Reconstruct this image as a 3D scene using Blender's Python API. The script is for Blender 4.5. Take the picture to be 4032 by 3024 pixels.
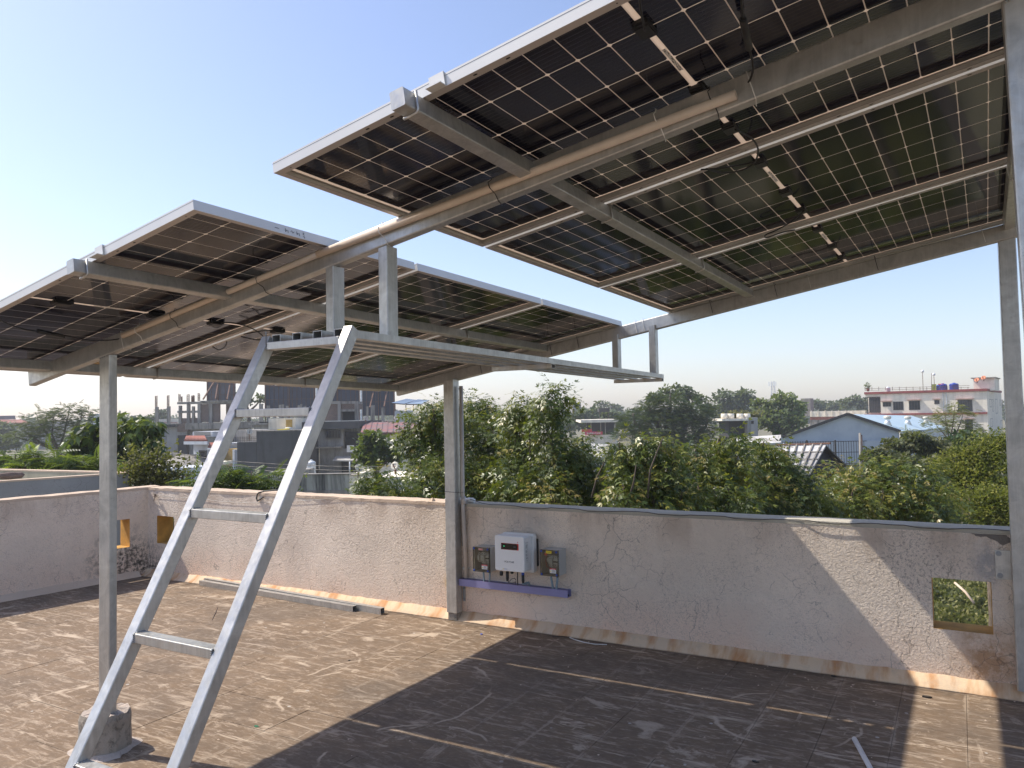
import bpy, math, random
import numpy as np
from mathutils import Vector, Matrix
random.seed(7); rng = np.random.default_rng(7)
for o in list(bpy.data.objects): bpy.data.objects.remove(o, do_unlink=True)
SC = bpy.context.scene; COL = SC.collection

# ------------------------------------------------------------------ camera
YAW, PITCH, ROLL, FPX = 0.5253, 0.0393, -0.0188, 3031.6
CAM = Vector((7.333, -5.052, 1.583))
_F = Vector((-math.sin(YAW)*math.cos(PITCH), math.cos(YAW)*math.cos(PITCH), math.sin(PITCH)))
_r = Vector((math.cos(YAW), math.sin(YAW), 0)); _u = _r.cross(_F)
_R = _r*math.cos(ROLL) + _u*math.sin(ROLL); _U = -_r*math.sin(ROLL) + _u*math.cos(ROLL)
cam = bpy.data.cameras.new('camera'); cob = bpy.data.objects.new('camera', cam); COL.objects.link(cob)
cam.sensor_fit = 'HORIZONTAL'; cam.sensor_width = 36.0; cam.lens = 36.0*FPX/4032.0
cam.clip_start = 0.05; cam.clip_end = 5000
cob.matrix_world = Matrix(((_R.x, _U.x, -_F.x, CAM.x), (_R.y, _U.y, -_F.y, CAM.y), (_R.z, _U.z, -_F.z, CAM.z), (0, 0, 0, 1)))
SC.camera = cob

# ------------------------------------------------------------------ light
SUN = Vector((-0.80, -0.157, 1.0)).normalized()
w = bpy.data.worlds.new('World'); SC.world = w; w.use_nodes = True
wn = w.node_tree.nodes; wl = w.node_tree.links; wn.clear()
sky = wn.new('ShaderNodeTexSky'); sky.sky_type = 'NISHITA'; sky.sun_disc = False
sky.sun_elevation = math.asin(SUN.z); sky.sun_rotation = math.atan2(SUN.x, SUN.y)
sky.altitude = 100; sky.air_density = 1.0; sky.dust_density = 1.2; sky.ozone_density = 1.7
bg = wn.new('ShaderNodeBackground'); bg.inputs[1].default_value = 0.145
wo = wn.new('ShaderNodeOutputWorld'); tint = wn.new('ShaderNodeMix'); tint.data_type = 'RGBA'; tint.blend_type = 'MULTIPLY'; tint.inputs[0].default_value = 1.0; tint.inputs[7].default_value = (1.0, .935, .975, 1)
wl.new(sky.outputs[0], tint.inputs[6]); wl.new(tint.outputs[2], bg.inputs[0]); wl.new(bg.outputs[0], wo.inputs[0])
sl = bpy.data.lights.new('sun', 'SUN'); sl.energy = 3.9; sl.angle = math.radians(0.53); sl.color = (1.0, 0.93, 0.82)
so = bpy.data.objects.new('sun', sl); COL.objects.link(so); so.location = (-40, -8, 50)
so.rotation_euler = SUN.to_track_quat('Z', 'Y').to_euler()
SC.view_settings.view_transform = 'Standard'; SC.view_settings.look = 'None'
SC.view_settings.exposure = 0.60; SC.view_settings.gamma = 1.0
SC.view_settings.use_curve_mapping = False
SC.cycles.max_bounces = 8; SC.cycles.volume_bounces = 1; SC.cycles.transparent_max_bounces = 12
SC.cycles.sample_clamp_indirect = 8.0

# ------------------------------------------------------------------ pixel helpers (4032 px wide photograph)
def ray(px, py): return _F + _R*((px-2016)/FPX) - _U*((py-1512)/FPX)
def at(px, py, D): return CAM + ray(px, py)*D
def hit(px, py, n, P0):
    n = Vector(n); d = ray(px, py); return CAM + d*((n.dot(Vector(P0)-CAM))/n.dot(d))

# ------------------------------------------------------------------ materials
def nmat(name):
    m = bpy.data.materials.new(name); m.use_nodes = True; nt = m.node_tree
    return m, nt, nt.nodes['Principled BSDF']
def N(nt, t, **kw):
    n = nt.nodes.new(t)
    for k, v in kw.items(): setattr(n, k, v)
    return n
def noise(nt, co, scale, detail=4, rough=.55, dist=0.0):
    n = N(nt, 'ShaderNodeTexNoise'); n.inputs['Scale'].default_value = scale; n.inputs['Detail'].default_value = detail
    n.inputs['Roughness'].default_value = rough; n.inputs['Distortion'].default_value = dist
    if co is not None: nt.links.new(co, n.inputs['Vector'])
    return n.outputs['Fac']
def ramp(nt, fac, stops, interp='LINEAR'):
    r = N(nt, 'ShaderNodeValToRGB'); r.color_ramp.interpolation = interp
    while len(r.color_ramp.elements) < len(stops): r.color_ramp.elements.new(0.5)
    for e, (p, c) in zip(r.color_ramp.elements, stops):
        e.position = p; e.color = (c[0], c[1], c[2], 1) if not isinstance(c, (int, float)) else (c, c, c, 1)
    nt.links.new(fac, r.inputs[0]); return r.outputs[0]
def mix(nt, fac, a, b, mode='MIX'):
    m = N(nt, 'ShaderNodeMix', data_type='RGBA', blend_type=mode)
    for i, v in ((0, fac), (6, a), (7, b)):
        if hasattr(v, 'is_linked') or hasattr(v, 'links'): nt.links.new(v, m.inputs[i])
        elif i == 0: m.inputs[0].default_value = v
        else: m.inputs[i].default_value = (v[0], v[1], v[2], 1)
    return m.outputs[2]
def math_(nt, op, a, b=0.0, c=None):
    m = N(nt, 'ShaderNodeMath', operation=op)
    for i, v in enumerate((a, b) if c is None else (a, b, c)):
        if isinstance(v, (int, float)): m.inputs[i].default_value = v
        else: nt.links.new(v, m.inputs[i])
    return m.outputs[0]
def coords(nt, kind='Object', scale=(1, 1, 1), rot=(0, 0, 0)):
    t = N(nt, 'ShaderNodeTexCoord') if kind != 'World' else N(nt, 'ShaderNodeNewGeometry')
    o = t.outputs[kind] if kind != 'World' else t.outputs['Position']
    mp = N(nt, 'ShaderNodeMapping'); mp.inputs['Scale'].default_value = scale; mp.inputs['Rotation'].default_value = rot
    nt.links.new(o, mp.inputs['Vector']); return mp.outputs[0]
def bump(nt, bsdf, h, strength=.3, dist=.01, prev=None):
    b = N(nt, 'ShaderNodeBump'); b.inputs['Strength'].default_value = strength; b.inputs['Distance'].default_value = dist
    nt.links.new(h, b.inputs['Height'])
    if prev is not None: nt.links.new(prev, b.inputs['Normal'])
    nt.links.new(b.outputs[0], bsdf.inputs['Normal']); return b.outputs[0]
def simple(name, col, rough=.6, metal=0.0, var=.25, scale=6.0, bmp=0.0, spec=.5, coordkind='World'):
    m, nt, b = nmat(name); co = coords(nt, coordkind)
    f = noise(nt, co, scale, 5, .6)
    lo = [c*(1-var) for c in col]; hi = [min(1, c*(1+var)) for c in col]
    nt.links.new(ramp(nt, f, [(.3, lo), (.7, hi)]), b.inputs['Base Color'])
    b.inputs['Roughness'].default_value = rough; b.inputs['Metallic'].default_value = metal
    b.inputs['Specular IOR Level'].default_value = spec
    if bmp: bump(nt, b, noise(nt, co, scale*12, 4, .6), bmp, .004)
    return m
M = {}
def steel(name, base=(.53, .52, .49), rough=.40, seed=0.0):
    m, nt, b = nmat(name); co = coords(nt, 'World'); 
    f = noise(nt, co, 9, 6, .65, 1.2); g = noise(nt, co, 55, 4, .6); s = noise(nt, coords(nt, 'World', (30, 30, 2)), 3, 4, .6)
    c = mix(nt, ramp(nt, f, [(.35, 0), (.68, 1)]), [x*.80 for x in base], [min(1, x*1.18) for x in base])
    c = mix(nt, ramp(nt, s, [(.45, 0), (.75, .55)]), c, [x*1.3 for x in base])
    c = mix(nt, ramp(nt, noise(nt, co, 21, 6, .7), [(.62, 0), (.74, .6)]), c, [x*.55 for x in base])
    nt.links.new(c, b.inputs['Base Color']); b.inputs['Metallic'].default_value = .72
    nt.links.new(ramp(nt, g, [(.3, rough-.07), (.7, rough+.12)]), b.inputs['Roughness'])
    oi = N(nt, 'ShaderNodeObjectInfo'); nt.links.new(mix(nt, math_(nt, 'MULTIPLY', oi.outputs['Random'], .28), c, [x*.62 for x in base]), b.inputs['Base Color'])
    bump(nt, b, g, .12, .001); return m
M['steel'] = steel('galvanised_steel'); M['steel_dark'] = steel('galvanised_steel_dull', (.36, .37, .375), .5)
M['alu'] = simple('anodised_aluminium', (.70, .69, .65), .45, .30, .06, 3)
M['alu_in'] = simple('anodised_aluminium_shaded_flange', (.50, .46, .43), .55, .35, .1, 3)  # same aluminium, with underside shade put into a darker, browner colour
M['dark_hole'] = simple('slot_black', (.015, .013, .012), .8)
def cellmat():
    m, nt, b = nmat('silicon_cell'); co = coords(nt, 'Object')
    x = N(nt, 'ShaderNodeSeparateXYZ'); nt.links.new(co, x.inputs[0])
    w_ = math_(nt, 'FRACT', math_(nt, 'ADD', math_(nt, 'MULTIPLY', x.outputs[1], 55.0), 100.5))
    ln = math_(nt, 'LESS_THAN', math_(nt, 'ABSOLUTE', math_(nt, 'SUBTRACT', w_, .5)), .055)
    oi = N(nt, 'ShaderNodeObjectInfo')
    c = mix(nt, oi.outputs['Random'], (.005, .007, .020), (.010, .011, .024))
    c = mix(nt, ln, c, (.060, .050, .042))
    nt.links.new(c, b.inputs['Base Color']); b.inputs['Roughness'].default_value = .09
    b.inputs['Specular IOR Level'].default_value = .32
    bump(nt, b, noise(nt, coords(nt, 'World'), 3, 2), .02, .02); return m
M['cell'] = cellmat()
def sheetmat():
    m, nt, b = nmat('white_grid_glass'); b.inputs['Base Color'].default_value = (.74, .70, .64, 1); b.inputs['Roughness'].default_value = .2
    tr = N(nt, 'ShaderNodeBsdfTranslucent'); tr.inputs[0].default_value = (.78, .68, .58, 1)
    ms = N(nt, 'ShaderNodeMixShader'); ms.inputs[0].default_value = .55
    nt.links.new(b.outputs[0], ms.inputs[1]); nt.links.new(tr.outputs[0], ms.inputs[2])
    nt.links.new(ms.outputs[0], nt.nodes['Material Output'].inputs[0]); return m
M['sheet'] = sheetmat()
M['glass_top'] = simple('dark_top_glass', (.01, .012, .02), .08, 0, .1, 2)
M['black'] = simple('black_plastic', (.014, .014, .015), .45, 0, .2, 20)
M['cable'] = simple('black_cable', (.012, .012, .013), .5, 0, .2, 20)
M['pvc'] = simple('cream_pvc', (.66, .55, .44), .45, 0, .1, 10)
M['pvc_white'] = simple('white_pvc', (.74, .74, .73), .4, 0, .08, 14)
M['pvc_grey'] = simple('beige_grey_pvc', (.52, .47, .42), .45, 0, .1, 9)
M['white_tie'] = simple('white_nylon', (.75, .74, .70), .5)
def plaster(name, base, stain=(.30, .22, .16), crack=1.0, rb=.6, low_pink=True, drip=0.0):
    m, nt, b = nmat(name); co = coords(nt, 'World')
    big = noise(nt, co, 1.3, 5, .6); med = noise(nt, co, 9, 5, .65, .6); fine = noise(nt, co, 95, 5, .7)
    grit = noise(nt, co, 58, 4, .6, .7)
    c = mix(nt, ramp(nt, big, [(.35, 0), (.7, 1)]), [x*.90 for x in base], [min(1, x*1.10) for x in base])
    c = mix(nt, ramp(nt, med, [(.35, .0), (.75, .35)]), c, [x*.82 for x in base])
    z = N(nt, 'ShaderNodeSeparateXYZ'); nt.links.new(co, z.inputs[0])
    if low_pink:
        lp = math_(nt, 'MULTIPLY', ramp(nt, z.outputs[2], [(.08, 1), (.40, 0)]), ramp(nt, noise(nt, co, 2.2, 4), [(.35, .25), (.65, .9)]))
        c = mix(nt, lp, c, (base[0]*1.0, base[1]*.86, base[2]*.80))
        sp = math_(nt, 'MULTIPLY', ramp(nt, noise(nt, co, 75, 3, .6, 2.2), [(.53, 0), (.62, 1)]), ramp(nt, noise(nt, co, 2.3, 4, .6), [(.38, 0.15), (.60, .95)]))
        c = mix(nt, math_(nt, 'MULTIPLY', sp, .5), c, (.20, .16, .14))
        c = mix(nt, math_(nt, 'MULTIPLY', ramp(nt, z.outputs[2], [(.62, 0), (.80, 1)]), ramp(nt, noise(nt, coords(nt, 'World', (3, 3, .8)), 1.1, 5, .65), [(.45, 0), (.62, .55)])), c, (.47, .35, .26))
    if low_pink:
        def spot(pos, rad, col, amt, sc=30, lo=.42, hi=.58, ysc=1.0):
            vd = N(nt, 'ShaderNodeVectorMath', operation='DISTANCE'); mp2 = N(nt, 'ShaderNodeMapping'); mp2.inputs['Scale'].default_value = (1, 1, ysc); nt.links.new(co, mp2.inputs['Vector'])
            nt.links.new(mp2.outputs[0], vd.inputs[0]); vd.inputs[1].default_value = (pos[0], pos[1], pos[2]*ysc)
            fall = ramp(nt, math_(nt, 'ADD', math_(nt, 'DIVIDE', vd.outputs['Value'], rad), math_(nt, 'MULTIPLY', math_(nt, 'SUBTRACT', noise(nt, co, 5, 5, .6), .5), 1.1)), [(.35, 1), (1.0, 0)])
            return mix(nt, math_(nt, 'MULTIPLY', math_(nt, 'MULTIPLY', fall, ramp(nt, noise(nt, co, sc, 5, .7), [(lo, 0), (hi, 1)])), amt), c, col)
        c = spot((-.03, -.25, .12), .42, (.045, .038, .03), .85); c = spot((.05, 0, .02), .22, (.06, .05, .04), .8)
        c = spot((7.42, 0, .18), .20, (.42, .22, .09), .75, 9, .35, .55, .7); c = spot((.75, 0, .80), .10, (.42, .19, .07), .8, 14, .35, .5, .6)
        c = spot((3.80, 0, .27), .08, (.50, .33, .10), .8, 12, .3, .5); c = spot((3.82, -.0, .45), .09, (.33, .34, .33), .7, 12, .35, .5, .5)
        c = spot((7.45, 0, .70), .10, (.34, .34, .35), .7, 12, .35, .5, .6); c = spot((7.1, 0, .66), .35, (.22, .17, .14), .6, 60, .52, .6)
        c = spot((3.4, 0, .60), .30, (.24, .18, .15), .6, 60, .52, .6); c = spot((4.5, 0, .74), .30, (.42, .40, .38), .45, 8, .3, .6); c = spot((1.9, 0, .45), .6, (.55, .44, .36), .4, 4, .4, .6)
    if drip:
        dn = noise(nt, coords(nt, 'World', (1.6, 1.6, .22)), 1.0, 6, .72, .8)
        c = mix(nt, math_(nt, 'MULTIPLY', ramp(nt, dn, [(.46, 0), (.62, 1)]), drip), c, (.07, .07, .065))
    if crack:
        def crk(sc, wdt, amt, thr):
            wv = N(nt, 'ShaderNodeTexNoise'); wv.inputs['Scale'].default_value = sc*2.2; wv.inputs['Detail'].default_value = 4
            nt.links.new(co, wv.inputs['Vector'])
            va = N(nt, 'ShaderNodeVectorMath', operation='MULTIPLY_ADD'); nt.links.new(wv.outputs['Color'], va.inputs[0])
            va.inputs[1].default_value = (.5/sc*.9,)*3; nt.links.new(co, va.inputs[2])
            v = N(nt, 'ShaderNodeTexVoronoi', feature='DISTANCE_TO_EDGE'); v.inputs['Scale'].default_value = sc
            nt.links.new(va.outputs[0], v.inputs['Vector'])
            k = ramp(nt, v.outputs['Distance'], [(0, 1), (wdt, 0)])
            msk = ramp(nt, noise(nt, co, sc*.45, 3, .6), [(thr, 0), (thr+.08, 1)])
            return math_(nt, 'MULTIPLY', math_(nt, 'MULTIPLY', k, msk), amt)
        k1 = crk(3.6, .009, .8*crack, .50); k2 = crk(11, .022, .75*crack, .50)
        c = mix(nt, k1, c, (.10, .075, .06)); c = mix(nt, k2, c, (.13, .09, .07))
    nt.links.new(c, b.inputs['Base Color']); b.inputs['Roughness'].default_value = .92; b.inputs['Specular IOR Level'].default_value = .2
    h = math_(nt, 'ADD', math_(nt, 'MULTIPLY', grit, 1.0), math_(nt, 'MULTIPLY', fine, .5))
    bump(nt, b, h, rb, .016); return m
M['wall'] = plaster('pink_roughcast_plaster', (.90, .76, .62), crack=.7, rb=.95)
M['reveal'] = simple('ochre_paint', (.50, .27, .055), .9, 0, .3, 7, .5)
M['cope_grey'] = plaster('grey_cement_coping', (.46, .42, .34), crack=0, rb=.5, low_pink=False, drip=.0)
M['cope_pink'] = plaster('pale_cement_coping', (.62, .48, .36), crack=0, rb=.5, low_pink=False)
M['wall_grey'] = plaster('grey_lime_plaster', (.33, .33, .325), crack=.7, rb=.35, low_pink=False)
M['wall_cream'] = plaster('mouldy_cream_plaster', (.48, .44, .33), crack=.2, rb=.3, low_pink=False, drip=.35)
M['patch'] = plaster('bare_cement_patch', (.20, .175, .15), crack=.6, rb=.5, low_pink=False)
def filletmat():
    m, nt, b = nmat('ochre_stained_skirting'); co = coords(nt, 'World')
    c = mix(nt, ramp(nt, noise(nt, co, 2.4, 5, .6), [(.3, 0), (.7, 1)]), (.72, .52, .32), (.60, .47, .34))
    st = math_(nt, 'MULTIPLY', ramp(nt, noise(nt, coords(nt, 'World', (5.5, 1.5, 1.5)), 1.3, 4, .6), [(.46, 0), (.62, 1)]), .85)
    c = mix(nt, st, c, (.47, .21, .07))
    c = mix(nt, ramp(nt, noise(nt, co, 14, 5, .7), [(.5, 0), (.8, .5)]), c, (.36, .30, .25))
    nt.links.new(c, b.inputs['Base Color']); b.inputs['Roughness'].default_value = .9
    bump(nt, b, noise(nt, co, 30, 5, .6), .4, .01); return m
M['fillet'] = filletmat()
def floormat():
    m, nt, b = nmat('weathered_cement_tile'); co = coords(nt, 'World'); oi = N(nt, 'ShaderNodeObjectInfo')
    c = mix(nt, ramp(nt, noise(nt, co, 1.1, 6, .6), [(.3, 0), (.7, 1)]), (.165, .110, .066), (.25, .172, .108))
    c = mix(nt, ramp(nt, noise(nt, co, 11, 6, .7), [(.35, .0), (.7, .6)]), c, (.12, .09, .066))
    sx = N(nt, 'ShaderNodeSeparateXYZ'); nt.links.new(co, sx.inputs[0])
    # pale cement smears drawn out along X by the trowel
    def smear(sc, rot, lo, hi, amt):
        f = noise(nt, coords(nt, 'World', sc, (0, 0, rot)), 1.0, 6, .68, .7)
        return math_(nt, 'MULTIPLY', ramp(nt, f, [(lo, 0), (hi, 1)]), amt)
    s1 = smear((2.2, 11, 1), .18, .58, .65, .80); s2 = smear((9, 2.6, 1), -.10, .615, .68, .5); s3 = smear((3.2, 4.5, 1), .3, .59, .67, .8); s4 = smear((5, 26, 1), .12, .535, .67, .60); s5 = smear((14, 40, 1), .2, .55, .68, .55)
    pale = (.54, .43, .32)
    for s in (s5, s4, s1, s2, s3): c = mix(nt, s, c, pale)
    # mortar crust hugging the joints
    def joint(ax, off):
        f = math_(nt, 'FRACT', math_(nt, 'DIVIDE', math_(nt, 'SUBTRACT', sx.outputs[ax], off), .309))
        d = math_(nt, 'MULTIPLY', math_(nt, 'MINIMUM', f, math_(nt, 'SUBTRACT', 1.0, f)), .309)
        wob = math_(nt, 'MULTIPLY', noise(nt, co, 16, 4, .6), .05)
        k = ramp(nt, math_(nt, 'SUBTRACT', d, math_(nt, 'SUBTRACT', wob, .019)), [(0.0, 1), (.006, 0)])
        return math_(nt, 'MULTIPLY', k, ramp(nt, noise(nt, co, 2.8, 4, .6), [(.44, 0), (.56, 1)]))
    j = math_(nt, 'MAXIMUM', joint(0, 7.31-.309*30), joint(1, -.10-.309*30))
    c = mix(nt, math_(nt, 'MULTIPLY', j, .42), c, pale)
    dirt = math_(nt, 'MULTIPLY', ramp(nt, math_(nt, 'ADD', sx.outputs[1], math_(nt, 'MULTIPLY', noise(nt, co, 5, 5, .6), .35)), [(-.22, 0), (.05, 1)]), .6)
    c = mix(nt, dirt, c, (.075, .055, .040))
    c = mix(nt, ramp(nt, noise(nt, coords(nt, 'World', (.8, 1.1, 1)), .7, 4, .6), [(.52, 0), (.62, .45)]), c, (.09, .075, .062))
    # scraped arcs
    for (ax, ay, r, sc) in ((3.62, -1.35, .33, 1), (2.2, -2.3, .55, 1), (5.1, -2.2, .42, 1), (4.4, -1.5, .6, 1), (6.5, -.9, .35, 1)):
        vd = N(nt, 'ShaderNodeVectorMath', operation='DISTANCE'); cb = N(nt, 'ShaderNodeCombineXYZ')
        nt.links.new(sx.outputs[0], cb.inputs[0]); nt.links.new(sx.outputs[1], cb.inputs[1])
        nt.links.new(cb.outputs[0], vd.inputs[0]); vd.inputs[1].default_value = (ax, ay, 0)
        dd = math_(nt, 'ABSOLUTE', math_(nt, 'SUBTRACT', math_(nt, 'ADD', vd.outputs['Value'], math_(nt, 'MULTIPLY', noise(nt, co, 5, 4), .10)), r+.05))
        k = math_(nt, 'MULTIPLY', ramp(nt, dd, [(.004, 1), (.012, 0)]), ramp(nt, noise(nt, co, 3.1, 3), [(.48, 0), (.54, .8)]))
        c = mix(nt, k, c, pale)
    # paint dots
    v = N(nt, 'ShaderNodeTexVoronoi'); v.inputs['Scale'].default_value = 6.5; nt.links.new(co, v.inputs['Vector'])
    dots = math_(nt, 'MULTIPLY', ramp(nt, v.outputs['Distance'], [(.055, 1), (.075, 0)]), ramp(nt, noise(nt, co, .9, 2), [(.50, 0), (.56, 1)]))
    c = mix(nt, math_(nt, 'MULTIPLY', dots, .8), c, (.55, .52, .47))
    c = mix(nt, math_(nt, 'MULTIPLY', ramp(nt, noise(nt, coords(nt, 'World', (1, 2.4, 1)), 22, 6, .75, .5), [(.50, 0), (.72, .6)]), 1.0), c, (.30, .235, .175))
    c = mix(nt, math_(nt, 'MULTIPLY', oi.outputs['Random'], .18), c, (.14, .105, .08))
    nt.links.new(c, b.inputs['Base Color']); b.inputs['Roughness'].default_value = .88; b.inputs['Specular IOR Level'].default_value = .25
    h = math_(nt, 'ADD', noise(nt, co, 26, 6, .7), math_(nt, 'MULTIPLY', s1, .5)); bump(nt, b, h, .35, .006); return m
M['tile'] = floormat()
M['grout'] = simple('dark_joint_grit', (.12, .09, .068), .95, 0, .4, 30, .3)
def concrete(name, base, dk=.5, bmp=.5, sc=5):
    m, nt, b = nmat(name); co = coords(nt, 'World')
    c = mix(nt, ramp(nt, noise(nt, co, sc, 6, .65), [(.3, 0), (.7, 1)]), [x*.72 for x in base], [x*1.15 for x in base])
    c = mix(nt, ramp(nt, noise(nt, co, sc*6, 5, .7), [(.52, 0), (.66, dk)]), c, [x*.3 for x in base])
    nt.links.new(c, b.inputs['Base Color']); b.inputs['Roughness'].default_value = .95; b.inputs['Specular IOR Level'].default_value = .2
    bump(nt, b, noise(nt, co, sc*9, 6, .7), bmp, .02); return m
M['footing'] = concrete('rough_mortar', (.34, .30, .25), .8); M['footing_top'] = concrete('pale_mortar_cap', (.52, .44, .38), .2)
M['stone'] = concrete('brown_stone', (.21, .16, .135), .5, .6, 8)

# ------------------------------------------------------------------ mesh builder
class MB:
    def __init__(s): s.v = []; s.f = []; s.m = []; s.sm = []
    def add(s, vs, fs, mi=0, smooth=False):
        b = len(s.v); s.v += [tuple(v) for v in vs]
        for f in fs: s.f.append(tuple(b+i for i in f)); s.m.append(mi); s.sm.append(smooth)
        return s
    def box8(s, p, mi=0):   # 8 corners: bottom 4 (ccw), top 4
        return s.add(p, [(0, 3, 2, 1), (4, 5, 6, 7), (0, 1, 5, 4), (1, 2, 6, 5), (2, 3, 7, 6), (3, 0, 4, 7)], mi)
    def box(s, x0, x1, y0, y1, z0, z1, mi=0):
        return s.box8([(x0, y0, z0), (x1, y0, z0), (x1, y1, z0), (x0, y1, z0), (x0, y0, z1), (x1, y0, z1), (x1, y1, z1), (x0, y1, z1)], mi)
    def obox(s, c, ax, ay, az, hx, hy, hz, mi=0):
        c = Vector(c); P = []
        for sz in (-1, 1):
            for sx, sy in ((-1, -1), (1, -1), (1, 1), (-1, 1)): P.append(c+ax*(hx*sx)+ay*(hy*sy)+az*(hz*sz))
        return s.box8(P, mi)
    def bar(s, A, B, wdt, hgt, up=(0, 0, 1), mi=0, round_=0.0):   # box beam from A to B (centre line)
        A = Vector(A); B = Vector(B); d = (B-A).normalized(); up = Vector(up); sd = d.cross(up).normalized(); u = sd.cross(d)
        if not round_:
            P = [p+sd*(wdt/2*a)+u*(hgt/2*b) for p in (A, B) for a, b in ((-1, -1), (1, -1), (1, 1), (-1, 1))]
            return s.add(P, [(0, 1, 2, 3), (7, 6, 5, 4), (0, 4, 5, 1), (1, 5, 6, 2), (2, 6, 7, 3), (3, 7, 4, 0)], mi)
        r = round_; pr = []
        for cx, cy, a0 in ((1, -1, -90), (1, 1, 0), (-1, 1, 90), (-1, -1, 180)):
            for k in range(3):
                a = math.radians(a0+45*k); pr.append((cx*(wdt/2-r)+r*math.cos(a), cy*(hgt/2-r)+r*math.sin(a)))
        n = len(pr); P = [p+sd*x+u*y for p in (A, B) for x, y in pr]
        fs = [(i, (i+1) % n, n+(i+1) % n, n+i) for i in range(n)]
        s.add(P, [f[::-1] for f in fs]+[tuple(range(n)), tuple(range(2*n-1, n-1, -1))], mi)
        return s
    def hollow(s, A, B, wdt, hgt, t=.002, up=(0, 0, 1), mi=0, mdark=None):   # open-ended tube
        A = Vector(A); B = Vector(B); d = (B-A).normalized(); up = Vector(up); sd = d.cross(up).normalized(); u = sd.cross(d)
        def rg(p, w_, h_): return [p+sd*(w_/2*a)+u*(h_/2*b) for a, b in ((-1, -1), (1, -1), (1, 1), (-1, 1))]
        P = rg(A, wdt, hgt)+rg(B, wdt, hgt)+rg(A, wdt-2*t, hgt-2*t)+rg(B, wdt-2*t, hgt-2*t)
        q = [(0, 1), (1, 2), (2, 3), (3, 0)]
        s.add(P, [(a, 4+a, 4+b, b) for a, b in q]+[(8+b, 12+b, 12+a, 8+a) for a, b in q]+[(a, b, 8+b, 8+a) for a, b in q]+[(4+b, 4+a, 12+a, 12+b) for a, b in q], mi)
        return s
    def tube(s, pts, r, n=8, mi=0, cap=True):
        pts = [Vector(p) for p in pts]; rs = r if isinstance(r, (list, tuple)) else [r]*len(pts)
        base = len(s.v); pr = None
        for i, p in enumerate(pts):
            d = (pts[min(i+1, len(pts)-1)]-pts[max(i-1, 0)]).normalized()
            if pr is None:
                a = Vector((0, 0, 1)) if abs(d.z) < .9 else Vector((1, 0, 0)); pr = d.cross(a).normalized()
            else: pr = (pr-d*pr.dot(d)).normalized()
            q = d.cross(pr)
            for k in range(n):
                t = 2*math.pi*k/n; s.v.append(tuple(p+(pr*math.cos(t)+q*math.sin(t))*rs[i]))
        for i in range(len(pts)-1):
            for k in range(n):
                a = base+i*n+k; b = base+i*n+(k+1) % n
                s.f.append((a, b, b+n, a+n)); s.m.append(mi); s.sm.append(True)
        if cap:
            e = base+(len(pts)-1)*n
            s.f += [tuple(range(base+n-1, base-1, -1)), tuple(range(e, e+n))]; s.m += [mi, mi]; s.sm += [False, False]
        return s
    def lathe(s, c, prof, n=16, mi=0, ax=(0, 0, 1), smooth=True):   # prof: (r, h)
        c = Vector(c); ax = Vector(ax).normalized(); a = Vector((1, 0, 0)) if abs(ax.x) < .9 else Vector((0, 1, 0))
        p1 = ax.cross(a).normalized(); p2 = ax.cross(p1); base = len(s.v)
        for r, h in prof:
            for k in range(n):
                t = 2*math.pi*k/n; s.v.append(tuple(c+ax*h+(p1*math.cos(t)+p2*math.sin(t))*r))
        for i in range(len(prof)-1):
            for k in range(n):
                a_ = base+i*n+k; b_ = base+i*n+(k+1) % n
                s.f.append((a_, b_, b_+n, a_+n)); s.m.append(mi); s.sm.append(smooth)
        e = base+(len(prof)-1)*n
        s.f += [tuple(range(base+n-1, base-1, -1)), tuple(range(e, e+n))]; s.m += [mi, mi]; s.sm += [False, False]
        return s
    def prism(s, poly, A, ax, ay, dirv, L, mi=0):   # poly in (ax, ay), extruded along dirv
        A = Vector(A); n = len(poly); P = [A+ax*x+ay*y for x, y in poly]; Q = [p+dirv*L for p in P]
        s.add(P+Q, [tuple(range(n-1, -1, -1)), tuple(range(n, 2*n))]+[(i, (i+1) % n, n+(i+1) % n, n+i) for i in range(n)], mi)
        return s
    def mesh(s, name, mats, org=(0, 0, 0)):
        me = bpy.data.meshes.new(name); o = Vector(org)
        me.from_pydata([(v[0]-o.x, v[1]-o.y, v[2]-o.z) for v in s.v], [], s.f)
        for m_ in (mats if isinstance(mats, (list, tuple)) else [mats]): me.materials.append(m_)
        me.polygons.foreach_set('material_index', s.m); me.polygons.foreach_set('use_smooth', s.sm)
        me.update(); return me
def worldpos(p):
    v = Vector((0, 0, 0))
    while p is not None: v += p.location; p = p.parent
    return v
def thing(name, label, cat, loc=(0, 0, 0), group=None):
    o = bpy.data.objects.new(name, None); COL.objects.link(o); o.location = loc; o.empty_display_size = .1
    o['label'] = label; o['category'] = cat
    if group: o['group'] = group
    return o
def part(name, mb, mats, parent, label=None, kind=None):
    me = mb.mesh(name, mats, worldpos(parent)); o = bpy.data.objects.new(name, me); COL.objects.link(o); o.parent = parent
    if label: o['label'] = label
    if kind: o['kind'] = kind
    return o
def solo(name, mb, mats, label, cat, loc=(0, 0, 0), group=None, kind=None):
    o = bpy.data.objects.new(name, mb.mesh(name, mats, loc)); COL.objects.link(o); o.location = loc
    if label: o['label'] = label
    if cat: o['category'] = cat
    if group: o['group'] = group
    if kind: o['kind'] = kind
    return o
def struct(name, mb, mats, loc=(0, 0, 0), kind='structure'):
    o = bpy.data.objects.new(name, mb.mesh(name, mats, loc)); COL.objects.link(o); o.location = loc; o['kind'] = kind; return o
def copy_tree(o, parent=None):
    c = o.copy(); COL.objects.link(c); c.parent = parent
    for ch in o.children: copy_tree(ch, c)
    return c
X, Y, Z = Vector((1, 0, 0)), Vector((0, 1, 0)), Vector((0, 0, 1))
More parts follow.
